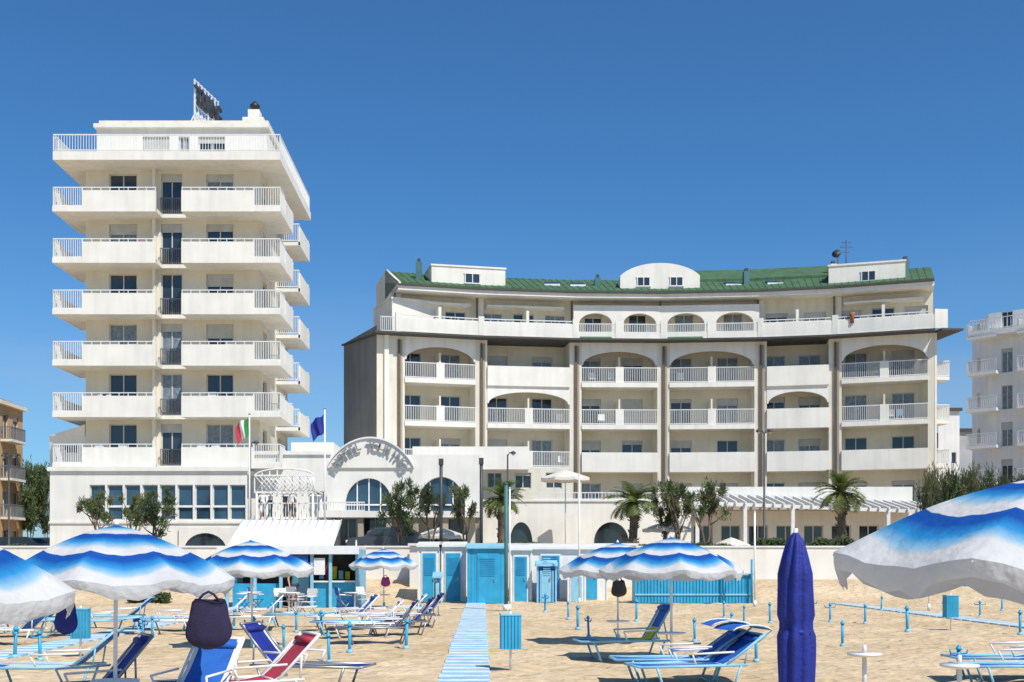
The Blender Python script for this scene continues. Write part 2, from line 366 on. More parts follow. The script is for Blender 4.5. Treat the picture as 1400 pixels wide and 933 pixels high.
# ------------------------------------------------------------ hotel base wing
b=B(); D2=65.
zt0=Z(641,D2)
F=Frame((X(68,D2),D2),(X(338,D2),D2)); 
def bu(px): return X(px,D2)-X(68,D2)
hs=[]; n=9
for k in range(n):
    a=bu(121)+(bu(337)-bu(121))*k/n; c=bu(121)+(bu(337)-bu(121))*(k+1)/n
    hs.append((a+.06,c-.06,Z(711,D2),Z(663,D2),dict(mul=0)))
b.wall('walls','stucco',F,F.L,2,zt0,hs,kind='x',mul=1,gm='glassb')
b.box('transom','white',G,X(121,D2),X(337,D2),D2+.05,D2+.11,Z(694,D2),Z(691,D2))
b.box('roof','stucco',G,X(68,D2),X(338,D2),D2+.02,80,zt0-.3,zt0-.02)
b.box('cornice','stucco',G,X(68,D2)-.1,X(338,D2)+.08,D2-.15,D2-.002,zt0-.14,zt0+.1)
b.box('string_course','stucco',G,X(68,D2)-.04,X(338,D2)+.04,D2-.08,D2-.002,Z(716,D2),Z(713,D2))
b.quad('walls','stucco',(X(68,D2),D2,2),(X(68,D2),80,2),(X(68,D2),80,zt0-.02),(X(68,D2),D2,zt0-.02))
c0=(X(252,D2-.06),X(310,D2-.06)); 
b.arch('cellar_arch','stucco',G,c0[0]-.3,c0[1]+.3,c0[0],c0[1],2.4,3.4,3.7,D2-.15,D2-.04)
b.quad('cellar_glass','glass',(c0[0]-.1,D2-.03,2.),(c0[1]+.1,D2-.03,2.),(c0[1]+.1,D2-.03,3.5),(c0[0]-.1,D2-.03,3.5))
za=Z(597,68.); b.box('annexe','stucco',G,X(68,68),X(118,68)-.02,68,76,zt0-.02,za)
b.prism('annexe_roof','stucco',G,[(X(66,68),za),(X(118,68)-.02,za),(X(118,68)-.02,za+.7)],67.8,76)
b.box('annexe_window','glass',G,X(86,68),X(105,68),67.97,67.999,zt0+1.2,zt0+1.6)
D3=67.
F=Frame((X(338,D3),D3),(X(455,D3),D3)); L=F.L
b.wall('walls','stucco',F,L,2,Z(620,D3),[(.6,1.5,Z(708,D3),Z(675,D3)),(2.0,2.9,Z(708,D3),Z(675,D3)),(3.6,4.6,Z(708,D3),Z(672,D3))])
b.box('roof','stucco',G,X(338,D3),X(455,D3),D3+.02,78,Z(620,D3)-.25,Z(620,D3)-.03)
b.box('cornice','stucco',G,X(338,D3)+.1,X(455,D3)-.1,D3-.12,D3-.002,Z(622,D3),Z(617,D3))
b.box('upper_block','stucco',G,X(398,72),X(456,72),72,80,Z(625,72)-1,Z(605,72))
b.box('terrace','stucco',G,X(338,62),X(457,62),62.4,66.99,Z(712,62)-.3,Z(712,62))
b.rail('terrace_rail','rail',(X(338,62),62.5),(X(446,62),62.5),Z(712,62)+.05,Z(712,62)+1.0,.14)
for px in (338,372,405,440): b.box('terrace_columns','stucco',G,X(px,62),X(px,62)+.3,62.4,62.7,2,Z(712,62)-.3)
b.quad('terrace_glass','glass',(X(338,63),63.6,2),(X(455,63),63.6,2),(X(455,63),63.6,4.),(X(338,63),63.6,4.))
D4=63.
x0=X(447,D4); x1=X(657,D4); zb=Z(700,D4); 
ztop=Z(622,D4)
A1=(X(472,D4),X(536,D4)); A2=(X(572,D4),X(635,D4))
zsp=Z(690,D4)
xm=X(555,D4)
b.arch('pediment_wall','stucco',G,x0,xm,A1[0],A1[1],zsp,Z(654,D4),Z(640,D4),D4,D4+.3)
b.arch('pediment_wall','stucco',G,xm+.002,x1,A2[0],A2[1],zsp,Z(652,D4),ztop,D4,D4+.3)
for a,c,e,g in ((x0,A1[0],0,0),(A1[1],xm,0,0),(xm+.002,A2[0],0,0),(A2[1],x1,0,0)):
    b.box('piers','stucco',G,a,c,D4,D4+.3,zb,zsp-.002)
for a,c in (A1,A2):
    m=(a+c)/2; r=(c-a)/2
    pts=[(m+r*1.0*math.sin(t*math.pi/2)*.999,zsp+(Z(653,D4)-zsp)*math.cos(t*math.pi/2)) for t in [-1+2*i/16 for i in range(17)]]
    b.add('arch_glass','glassb',[(c+.1,D4+.22,zb),]+[(u+.0,D4+.22,zz) for u,zz in pts[::-1]]+[(a-.1,D4+.22,zb)],[tuple(range(19))])
    for t in (-.5,0,.5):
        b.box('arch_mullions','white',G,m+r*t-.035,m+r*t+.035,D4+.14,D4+.2,zb,zsp+(Z(654,D4)-zsp)*math.sqrt(1-t*t))
    b.box('arch_mullions','white',G,a,c,D4+.13,D4+.19,zsp-.05,zsp+.03)
pa,pc=X(447,D4),X(566,D4); zlo=Z(640,D4)+.002; pts=[]; PTOP=Z(600,D4)
for i in range(25):
    t=-1+2*i/24; ang=t*1.02
    pts.append(((pa+pc)/2+(pc-pa)/2*math.sin(ang)/math.sin(1.02), zlo+ (PTOP-zlo)*(math.cos(ang)-math.cos(1.02))/(1-math.cos(1.02))))
b.prism('pediment','stucco',G,pts,D4-.12,D4+.4)
for (ua,z1_),(ub,z2_) in zip(pts,pts[1:]):
    b.add('pediment_trim','white',[(ua,D4-.22,z1_+.003),(ub,D4-.22,z2_+.003),(ub,D4+.45,z2_+.003),(ua,D4+.45,z1_+.003),(ua,D4-.22,z1_+.09),(ub,D4-.22,z2_+.09),(ub,D4+.45,z2_+.09),(ua,D4+.45,z1_+.09)],[(0,1,5,4),(4,5,6,7),(0,3,2,1),(2,3,7,6)])
b.box('roof','stucco',G,x0,x1,D4+.31,78,Z(640,D4)-.3,Z(640,D4)-.05)
b.box('side','stucco',G,x0,x0+.25,D4+.31,67,2,Z(640,D4)-.06)
b.box('terrace','stucco',G,x0-.3,x1,D4-1.2,D4+.29,zb-.35,zb-.003)
b.rail('terrace_rail','rail',(x0-.2,D4-1.15),(x0+2.2,D4-1.15),zb,zb+.5,.14)
for px in (450,492,530,566,606,650): b.box('columns','tan',G,X(px,D4),X(px,D4)+.3,D4-1.0,D4-.7,2,zb-.353)
F=Frame((x0,D4+.6),(x1,D4+.6))
b.wall('ground_floor','stucco2',F,F.L,2,zb-.36,[(.6,1.6,2.1,4.2),(1.9,3.3,2.05,4.3),(4,5,2.1,4.2),(5.8,7.6,2.4,4.2)],kind='x')
hotel=single('hotel_entrance_wing',b)
w='HOTEL TOURING'; cxm=(pa+pc)/2; hw=(pc-pa)/2/math.sin(1.02); hr_=(PTOP-zlo)/(1-math.cos(1.02))
for k,ch in enumerate(w):
    t=-1+2*(k+.5)/len(w); ang=t*.94
    tilt=math.atan2(hr_*math.sin(ang),hw*math.cos(ang))
    nx_,nz_=math.sin(tilt),math.cos(tilt)
    xx=cxm+hw*math.sin(ang); zz=zlo+hr_*(math.cos(ang)-math.cos(1.02))
    textobj(hotel,ch,(xx-nx_*.56,D4-.27,zz-nz_*.56),(math.pi/2,tilt,0),.60,'letters',.05,.012)

b=B(); gx=X(391,60); gw=X(432,60)-X(350,60); zl,zh=Z(675,60),Z(643,60)
for k in range(9):
    u=gx-gw/2+gw*k/8
    b.box('lattice','white',G,u-.03,u+.03,59.6,59.64,zl,zl+(zh-zl)*(.65+.35*math.sqrt(max(0,1-((k-4)/4.3)**2))))
for k in range(14):
    u=gx-gw/2+gw*k/13*.95
    b.tube('lattice','white',[(u,59.58,zl),(min(u+.8,gx+gw/2),59.58,zh-.3)],.022,4); b.tube('lattice','white',[(max(gx-gw/2,u),59.56,zh-.3),(min(u+.8,gx+gw/2),59.56,zl)],.022,4)
for y_ in (59.6,62.5):
    for zz in (zl,zh-.35): b.box('beams','white',G,gx-gw/2,gx+gw/2,y_-.05,y_+.05,zz,zz+.08)
pp=[(gx+gw/2*math.cos(a),59.6,zh-.35+.4*math.sin(a)) for a in [math.pi*i/12 for i in range(13)]]
b.tube('arch_rim','white',pp,.04,6)
for sx in (-1,1):
    for y_ in (59.6,62.5): b.tube('posts','white',[(gx+sx*gw/2*.93,y_,2.0),(gx+sx*gw/2*.93,y_,zl)],.06,8)
for k in range(10): 
    u=gx-gw/2+gw*k/9; b.box('rafters','white',G,u-.03,u+.03,59.66,62.44,zl+.09,zl+.17)
single('lattice_gazebo',b)

# ------------------------------------------------------------ apartment building
b=B()
def dep(px): return 80-3*((px-880)/360.)**2
PX=[545,658,787,907,1040,1142,1278]
PT=[Vector((X(p,dep(p)),dep(p))) for p in PX]
NR=[]
for i in range(len(PT)):
    a=PT[max(i-1,0)]; c=PT[min(i+1,len(PT)-1)]; d=(c-a).normalized(); NR.append(Vector((-d.y,d.x)))
def Q(i,w,z):
    if i!=int(i):
        k=int(i); t=i-k; q=(PT[k]+NR[k]*w)*(1-t)+(PT[k+1]+NR[k+1]*w)*t
    else: q=PT[int(i)]+NR[int(i)]*w
    return (q.x,q.y,z)
def strip(part,mt,i0,i1,w0,w1,z0,z1,za=None,zb_=None):
    stops=[i0]+[k for k in range(int(i0)+1,int(math.ceil(i1)))]+[i1]
    for a,c in zip(stops,stops[1:]):
        zt0_=z1 if za is None else za; zt1=z1 if zb_ is None else zb_
        vs=[Q(a,w0,z0),Q(c,w0,z0),Q(c,w1,z0),Q(a,w1,z0),Q(a,w0,zt0_),Q(c,w0,zt0_),Q(c,w1,zt1),Q(a,w1,zt1)]
        fs=[(0,1,5,4),(4,5,6,7),(0,3,2,1),(2,3,7,6)]
        if a==i0: fs.append((0,4,7,3))
        if c==i1: fs.append((1,2,6,5))
        b.add(part,mt,vs,fs)
SA,SB_,SC,SG=14.0,11.05,8.07,5.0
EV=17.1; RW=1.9
types=[dict(A=('arch','r'),B=('n','r'),C=('n','r')),dict(A=('n','s'),B=('arch','r'),C=('n','r')),dict(A=('arch','r'),B=('n','r'),C=('n','s')),
       dict(A=('arch','r'),B=('n','r'),C=('n','s')),dict(A=('n','s'),B=('arch','s'),C=('n','s')),dict(A=('arch','r'),B=('n','r'),C=('n','s'))]
for i,tp in enumerate(types):
    F=Frame(PT[i],PT[i+1]); L=F.L; cw=.42
    b.box('party_walls','stucco2',F,.0,cw,0,RW-.005,2,EV-.003); b.box('party_walls','stucco2',F,L-cw,L-.003,0,RW-.005,2,EV-.003)
    b.box('downpipes','brown',F,-.07,.08,-.14,-.02,3.2,EV-.25)
    b.box('pilasters','tan',F,.12,.26,-.05,-.003,3.2,EV-.25)
    for key,s0,s1 in (('A',SA,EV),('B',SB_,SA),('C',SC,SB_),('G',SG,SC)):
        hs=[]; zf=s0+.27
        m=L/2
        w1=1.5
        sets=[(m-L*.27-w1/2,m-L*.27+w1/2),(m+L*.22-w1/2,m+L*.22+w1/2)]
        for a,c in sets: hs.append((a,c,zf+.02,zf+2.1))
        Fw=Frame(F.p(-.15,RW,0)[:2],F.p(L+.15,RW,0)[:2])
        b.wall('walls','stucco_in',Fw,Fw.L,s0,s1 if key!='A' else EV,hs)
        b.box('balcony_slabs','stucco',F,cw,L-cw,-.02,RW-.01,s0,s0+.25)
        kind,pr=tp.get(key,('n','n'))
        if pr=='s':
            b.box('balcony_parapets','stucco',F,cw+.003,L-cw-.003,-.16,-.025,s0-.05,s0+1.32)
        elif pr=='r':
            b.box('balcony_slabs','stucco',F,cw+.003,L-cw-.003,-.10,-.025,s0-.03,s0+.3)
            b.box('balcony_panels','stucco',F,m-.28,m+.28,-.05,.06,s0+.3,s0+1.4)
            for a,c in ((cw,m-.28),(m+.28,L-cw)): b.rail('balcony_rails','rail',F.p(a,.02,0)[:2],F.p(c,.02,0)[:2],s0+.34,s0+1.38,.12,.03)
            b.box('dividers','stucco_in',F,m-.06,m+.06,.1,RW-.01,s0+.255,min(s0+2.1,s1))
        if kind=='arch':
            if key=='A': b.arch('arch_panels','stucco',F,cw,L-cw,cw+.1,L-cw-.1,15.55,16.5,EV-.005,-.03,.22)
            else: b.arch('arch_panels','stucco',F,cw,L-cw,cw+.1,L-cw-.1,s1-1.25,s1-.45,s1-.01,-.03,.22)
        if pr=='r' and R()<.8:
            for q in range(random.randint(1,3)):
                u=U(cw+.4,L-cw-.6); b.box('balcony_furniture','white' if R()<.7 else 'aqua',F,u,u+.45,.5,.95,s0+.25+.4,s0+.25+.46)
                b.box('balcony_furniture','white',F,u,u+.45,.92,.96,s0+.7,s0+1.15)
                for lu in (u+.03,u+.4): b.box('balcony_furniture','white',F,lu,lu+.03,.52,.55,s0+.25,s0+.65)
    b.wall('ground_floor','stucco2',Frame(F.p(-.15,RW,0)[:2],F.p(L+.15,RW,0)[:2]),L+.3,2,SG,[(L*.2,L*.4,2.3,4.4),(L*.6,L*.8,2.3,4.4)])
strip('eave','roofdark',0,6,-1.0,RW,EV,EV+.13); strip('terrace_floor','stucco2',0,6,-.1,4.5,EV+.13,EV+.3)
ip=[(0,1.98),(4.02,6)]
for a,c in ip: strip('terrace_parapet','stucco',a,c,-.05,.12,EV+.3,EV+1.25)
strip('terrace_parapet','stucco',1.98,4.02,-.05,.12,EV+.3,EV+.7)
for i in range(6):
    F=Frame(PT[i],PT[i+1])
    if i in (2,3):
        b.rail('terrace_rails','rail',F.p(.1,.03,0)[:2],F.p(F.L-.1,.03,0)[:2],EV+.72,EV+1.35,.12)
        b.add('eave_tiles','greenroof',[F.p(.3,-.9,EV+.14),F.p(F.L*.4,-.9,EV+.14),F.p(F.L*.4,-.06,EV+.42),F.p(.3,-.06,EV+.42)],[(0,1,2,3)])
        b.box('terrace_parapet','stucco',F,F.L/2-.3,F.L/2+.3,-.08,.15,EV+.29,EV+1.5)
    else: b.rail('terrace_rails','rail',F.p(.1,.03,0)[:2],F.p(F.L-.1,.03,0)[:2],EV+1.26,EV+1.5,.5)
    b.box('terrace_parapet_piers','stucco',F,-.2,.2,-.1,.17,EV+.29,EV+1.62)
TW=2.0; TE=20.65
for i in range(6):
    F=Frame(Q(i,TW,0)[:2],Q(i+1,TW,0)[:2]); L=F.L; zf=EV+.32
    if i in (2,3):
        F2=Frame(Q(i,.9,0)[:2],Q(i+1,.9,0)[:2]); L2=F2.L
        for k in (0,1):
            a=L2*k/2; c=L2*(k+1)/2
            b.arch('loggia_arches','stucco',F2,a+(.002 if k else 0),c,a+.4,c-.4,zf+1.2,zf+1.95,zf+2.5,-.03,.25)
            for q,r in ((a,a+.4),(c-.4,c)): b.box('loggia_piers','stucco',F2,q+.001,r-.001,-.028,.248,zf-.015,zf+1.198)
        b.box('loggia_roof','stucco',F2,0,L2,.251,1.2,zf+2.3,zf+2.48)
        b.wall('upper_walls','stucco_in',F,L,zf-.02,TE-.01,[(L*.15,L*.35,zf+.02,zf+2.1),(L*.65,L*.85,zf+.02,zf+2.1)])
    else:
        nn=3 if L>6 else 2; hs=[]
        for k in range(nn):
            c=L*(k+.5)/nn; hs.append((c-.75,c+.75,zf+.02,zf+2.0))
        b.wall('upper_walls','stucco2',F,L,zf-.02,TE-.01,hs)
        b.box('upper_pilasters','stucco',F,L*.02,L*.02+.35,-.4,-.003,zf-.02,TE-.31)
        b.box('upper_dividers','stucco',F,L*.5-.1,L*.5+.1,-1.6,-.003,zf-.01,zf+1.9)
        if i in (0,1,5): b.box('upper_canopy','stucco',F,L*.1,L*.9,-.9,-.003,zf+2.25,zf+2.4)
    b.box('downpipes','brown',F,-.06,.06,-.62,-.5,zf,TE-.31)
b.tube('plant_pot','rust',[(X(1165,78),78,EV+1.0),(X(1165,78),78,EV+1.5),(X(1165,78),78,EV+1.7)],[.14,.14,.22],10)
strip('upper_eave','roofdark',-0.0,6,.2,TW+1,TE,TE+.12)
strip('upper_eave_soffit','stucco',0,6,.35,TW+.9,TE-.3,TE-.004)
RT=TE+2.2
strip('roof','greenroof',0,6,.25,5.5,TE+.121,TE+.2,TE+.2,RT)
strip('roof_back','stucco2',0,6,5.5,9.5,TE-3,RT-.05)
strip('roof_upper','greenroof',3.35,4.95,4.2,8,TE+1.0,TE+3.1,TE+1.9,TE+3.5)
for i in range(6):
    n=int((PT[i+1]-PT[i]).length/.45)
    for k in range(n):
        t=i+k/n; p=Vector(Q(t,.25,TE+.21)); q=Vector(Q(t,5.5,RT+.01)); b.tube('roof_ribs','greenroof',[p,q],.03,4,False)
def dormer(pxa,pxb,yt,arch=False,wins=(),w=1.2):
    d=dep((pxa+pxb)/2)+w; F=Frame((X(pxa,dep(pxa)+w),dep(pxa)+w),(X(pxb,dep(pxb)+w),dep(pxb)+w)); zt=Z(yt,d); L=F.L; z0=TE+.3
    f=lambda px:(px-pxa)/(pxb-pxa)*L
    if arch:
        pts=[(L/2+L/2*math.sin(t*1.1)/math.sin(1.1),zt-.9+.9*(math.cos(t*1.1)-math.cos(1.1))/(1-math.cos(1.1))) for t in [-1+i/8 for i in range(17)]]
        b.prism('dormers','stucco',F,[(0,z0)]+pts+[(L,z0)],0,5.5)
    else:
        b.box('dormers','stucco',F,0,L,0,5.5,z0,zt-.12); b.box('dormers','stucco',F,-.06,L+.06,-.06,5.55,zt-.12,zt)
    for a,c,ya,yc in wins:
        u0,u1=f(a),f(c); z1,z2=Z(yc,d),Z(ya,d)
        b.box('dormer_windows','glass',F,u0,u1,-.03,-.004,z1,z2)
        for q in (u0,(u0+u1)/2-.03,u1-.06): b.box('window_frames','white',F,q,q+.06,-.07,-.032,z1,z2)
        b.box('window_frames','white',F,u0-.06,u1+.06,-.06,-.031,z2,z2+.07); b.box('window_frames','white',F,u0-.06,u1+.06,-.09,-.031,z1-.08,z1)
dormer(590,691,364,False,[(635,656,375,387)])
dormer(848,957,360,True,[(871,889,380,391),(916,934,380,391)])
dormer(1133,1238,359,False,[(1178,1198,372,384)])
for px,yt in ((1141,356),(573,353),(818,375),(1240,350),(1022,366)):
    d=dep(min(px,1270))+2.4; x=X(px,d); b.box('chimneys','stucco' if px==1141 else 'teal',G,x-.24,x+.18,d,d+.5,TE-.1,Z(yt,d)-.25); b.box('chimneys','dkmetal',G,x-.14,x+.08,d+.1,d+.4,Z(yt,d)-.25,Z(yt,d))
ax=X(1157,83)
b.tube('antenna','dkmetal',[(ax,83,TE+1),(ax,83,Z(328,83))],.035,5)
for zz,l in ((Z(332,83),.7),(Z(338,83),.9),(Z(345,83),.5)): b.tube('antenna','dkmetal',[(ax-l/2,83,zz),(ax+l/2,83,zz)],.02,4)
zd=Z(350,83); b.tube('antenna_dish','dkmetal',[(ax-.8,82.7,zd+.1),(ax-.72,82.82,zd+.04),(ax-.6,82.98,zd)],[.34,.26,.05],14); b.tube('antenna','dkmetal',[(ax-.6,83,TE+1),(ax-.6,83,zd)],.03,5)
for px in (755,790,1003,1060):
    d=dep(px)+2.2; F=Frame((X(px,d),d)); zs=TE+.2+2.0*(1.95/5.25)+.08; b.add('skylights','glass',[F.p(-.5,0,zs),F.p(.5,0,zs),F.p(.5,1.2,zs+.48),F.p(-.5,1.2,zs+.48)],[(0,1,2,3)]); b.box('skylight_frames','white',F,-.56,.56,-.06,-.003,zs-.15,zs+.03)
e0=Vector((X(515,77.),77.)); F=Frame(e0,PT[0]-Vector((.003,0)))
b.wall('end_walls','stucco2',F,F.L,2,EV,[]); b.box('end_pier','stucco',F,.5,.8,-.2,-.003,2,EV-.01)
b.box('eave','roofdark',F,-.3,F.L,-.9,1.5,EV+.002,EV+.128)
g1=Vector((X(470,81),81.))
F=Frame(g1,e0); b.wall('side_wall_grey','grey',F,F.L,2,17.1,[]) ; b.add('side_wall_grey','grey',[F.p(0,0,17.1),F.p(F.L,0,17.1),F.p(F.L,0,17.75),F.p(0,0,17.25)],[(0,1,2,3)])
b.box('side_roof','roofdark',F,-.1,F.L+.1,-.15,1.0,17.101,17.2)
b.box('side_back','stucco2',G,g1.x,PT[0].x,82,90,2,17)
F=Frame((X(536,78.2),78.2),(X(600,79.6),79.6))
b.box('end_block','stucco',F,0,F.L,0,4,EV+.1,Z(410,78.5)); b.box('end_block_coping','stucco',F,-.08,F.L+.05,-.08,4.05,Z(410,78.5),Z(410,78.5)+.12)
b.rail('terrace_rails','rail',(X(520,77),77.1),(PT[0].x,PT[0].y),EV+.3,EV+1.3,.13)
# left gable: white raking wall below the green slope
gA=Q(0,.25,TE-.3); gB=Q(0,5.5,TE-.3)
b.add('gable_wall','stucco',[gA,gB,Q(0,5.5,RT-.04),Q(0,.25,TE+.16)],[(0,1,2,3)])
ga=Vector(Q(.02,.2,TE+.1)); gb=Vector(Q(.02,5.4,RT+.02)); b.tube('gable_trim','stucco',[tuple(ga),tuple(gb)],.1,6)
F=Frame(PT[6],PT[6]+Vector((1.25,.12)))
for s0 in (SA,SB_,SC):
    b.box('side_balconies','stucco',F,.02,1.2,.3,3.3,s0,s0+.22); b.rail('balcony_rails','rail',F.p(.02,.33,0)[:2],F.p(1.2,.33,0)[:2],s0+.25,s0+1.3,.12); b.rail('balcony_rails','rail',F.p(1.18,.33,0)[:2],F.p(1.18,3.3,0)[:2],s0+.25,s0+1.3,.12)
b.box('right_wall','stucco2',F,.0,.15,-.02,9,2,EV-.004)
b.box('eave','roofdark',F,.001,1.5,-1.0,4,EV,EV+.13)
b.box('terrace_parapet','stucco',F,.0,.9,-.05,.12,EV+.3,EV+1.6)
b.tube('roof_flue','dkmetal',[(X(1274,79),79,EV+.3),(X(1274,79),79,Z(380,79))],.12,8)
strip('back','stucco2',0,6,9.5,9.7,2,TE)
single('apartment_building',b)

b=B(); D5=70.
F=Frame((X(655,D5),D5),(X(782,D5),D5))
b.wall('walls','stucco2',F,F.L,2,Z(640,D5),[(.5,1.4,Z(668,D5),Z(646,D5)),(2.2,3.2,Z(668,D5),Z(646,D5)),(4.1,5.1,Z(668,D5),Z(646,D5))])
b.box('parapet','stucco',G,X(566,D5),X(722,D5),D5-1.5,D5-1.3,Z(640,D5),Z(614,D5)); b.box('slab','stucco',G,X(566,D5),X(722,D5),D5-1.5,D5-.003,Z(640,D5)-.2,Z(640,D5)-.003)
b.box('slab','stucco',G,X(655,D5),X(782,D5),D5+.01,D5+6,Z(640,D5)-.3,Z(640,D5)-.05)
single('connecting_building',b)
b=B(); D6=68.
segs=[(657,800),(800,945)]
for k,(p,q) in enumerate(segs):
    F=Frame((X(p,D6),D6),(X(q,D6),D6)); L=F.L
    ap=[(697,728)] if k==0 else [(812,860)]
    a,c=[X(v,D6)-X(p,D6) for v in ap[0]]
    b.arch('terrace_wall','stucco',F,0,L-.002,a,c,Z(742,D6),Z(714,D6),Z(686,D6),0,.3)
    b.box('terrace_wall','stucco',F,0,a,0,.3,2,Z(742,D6)-.002); b.box('terrace_wall','stucco',F,c,L,0,.3,2,Z(742,D6)-.002)
    b.quad('arch_glass','glass',F.p(a-.1,.25,2),F.p(c+.1,.25,2),F.p(c+.1,.25,Z(712,D6)),F.p(a-.1,.25,Z(712,D6)))
b.box('terrace_coping','stucco',G,X(657,D6),X(945,D6),D6-.08,D6+.38,Z(686,D6)+.002,Z(683,D6))
b.rail('terrace_rail','rail',(X(730,D6),D6+.1),(X(945,D6),D6+.1),Z(683,D6),Z(673,D6),.2)
b.box('terrace_floor','pave',G,X(657,D6),X(1262,D6),D6+.31,D6+6,Z(690,D6)-.3,Z(690,D6)-.1)
b.prism('stair_parapet','stucco',Frame((X(735,D6-1),D6-1)),[(0,2),(3.2,2),(3.2,Z(690,D6)),(2.9,Z(690,D6)),(0,3.2)],0,.2)
F=Frame((X(945,D6)+.002,D6+2),(X(1265,D6),D6+2)); hs=[(k*1.7+.5,k*1.7+1.7,2.4,4.0) for k in range(8)]
b.wall('pergola_back_wall','stucco',F,F.L,2,Z(668,D6+2)+.1,hs,kind='x')
single('restaurant_terrace_building',b)
b=B()
p0,p1=945,1262
for k in range(26):
    x=X(p0,D6)+(X(p1,D6)-X(p0,D6))*k/25; zz=Z(686,D6)+ .35 - .9*(k/25)*.6
    b.prism('rafters','white',Frame((x,D6-2.2),(x,D6+2)),[(0,zz-.5),(0,zz-.36),(4.15,zz+.36),(4.15,zz+.18)],-.05,.05)
for w_,dz in ((D6-2.0,-.62),(D6+1.8,.12)):
    a=X(p0,D6); c=X(p1,D6); z0=Z(686,D6)+.35+dz; z1=z0-.54
    b.add('beams','white',[(a,w_,z0),(c,w_,z1),(c,w_+.14,z1),(a,w_+.14,z0),(a,w_,z0+.2),(c,w_,z1+.2),(c,w_+.14,z1+.2),(a,w_+.14,z0+.2)],[(0,1,5,4),(4,5,6,7),(0,3,2,1),(2,3,7,6),(0,4,7,3),(1,2,6,5)])
for k in range(6):
    x=X(p0,D6)+(X(p1,D6)-X(p0,D6))*k/5; b.box('posts','white',G,x-.1,x+.1,D6-2.03,D6-1.83,2,Z(686,D6)+.35-.62-.54*k/5)
single('white_pergola',b)

# ------------------------------------------------------------ side buildings
b=B(); d=95.
F=Frame((X(1352,d),d),(X(1570,d-8),d-8)); ztt=Z(462,d)
fl=[2+3.05*i for i in range(7)]; hs=[]
for f in fl[1:]:
    for k in range(6): hs.append((1.0+k*2.0,1.9+k*2.0,f+.5 if k%2 else f+.1,f+2.1))
b.wall('walls','farwhite',F,F.L,2,ztt,hs)
b.box('cornice','white',F,-1.3,F.L,-1.2,5,ztt,ztt+.45); b.rail('roof_rail','rail',F.p(-1.2,-1.1,0)[:2],F.p(F.L,-1.1,0)[:2],ztt+.5,ztt+1.4,.3)
FS=Frame((X(1352,d)+1.2,d+6),(X(1352,d),d)); b.wall('walls','farwhite',FS,FS.L,2,ztt,[(2,3,f+.8,f+2.1) for f in fl[1:]])
for f in fl[1:]:
    for k in (-1.4,2.6,6.2,9.8): 
        b.box('balconies','white',F,k,k+2.4,-1.2,-.003,f-.05,f+.2); b.rail('balcony_rails','rail',F.p(k,-1.17,0)[:2],F.p(k+2.4,-1.17,0)[:2],f+.25,f+1.2,.16); b.rail('balcony_rails','rail',F.p(k+.02,-1.15,0)[:2],F.p(k+.02,-.01,0)[:2],f+.25,f+1.2,.16)
single('white_apartment_block',b)
b=B(); d=120.
for (p,q,yt,m) in ((1283,1312,562,'farwhite'),(1306,1352,590,'fargrey'),(1270,1300,600,'fargrey')):
    F=Frame((X(p,d),d),(X(q,d),d)); hs=[(k*1.1+.3,k*1.1+.8,z_,z_+1.2) for k in range(int(F.L/1.1)) for z_ in [2+1+3*j for j in range(int((Z(yt,d)-4)/3))]]
    b.wall('walls',m,F,F.L,2,Z(yt,d),hs,kind='x',mul=0); b.box('roof','roofdark',F,-.2,F.L+.2,-.3,8,Z(yt,d),Z(yt,d)+.3); d+=4
single('distant_buildings',b)
b=B(); d=90.
F=Frame((X(-90,d),d),(X(-4,d),d)); ztt=Z(552,d); fl=[2+3.1*i for i in range(5)]
b.wall('walls','orange',F,F.L,2,ztt,[(u,u+1.,f+.9,f+2.3) for f in fl[:4] for u in (1,3.4)])
FS=Frame(F.p(F.L,0,0)[:2],F.p(F.L,5,0)[:2]); b.wall('walls','orange',FS,FS.L,2,ztt,[(u,u+1.1,f+.3,f+2.3) for f in fl[:4] for u in (1,3)])
b.box('cornice','stucco2',F,-.3,F.L+.4,-.4,5,ztt,ztt+.3)
b.prism('roof','rust',Frame((F.p(0,-.4,0)[:2])),[(-.3,ztt+.3),(F.L+.4,ztt+.3),(F.L-2,ztt+1.2),(-.3,ztt+1.2)],0,5)
for f in fl[1:4]:
    b.box('balconies','stucco2',F,F.L+.003,F.L+.9,.6,3.4,f,f+.2); b.rail('balcony_rails','dkrail',F.p(F.L+.85,.6,0)[:2],F.p(F.L+.85,3.4,0)[:2],f+.2,f+1.2,.14); b.rail('balcony_rails','dkrail',F.p(F.L,.63,0)[:2],F.p(F.L+.85,.63,0)[:2],f+.2,f+1.2,.14)
single('orange_building',b)

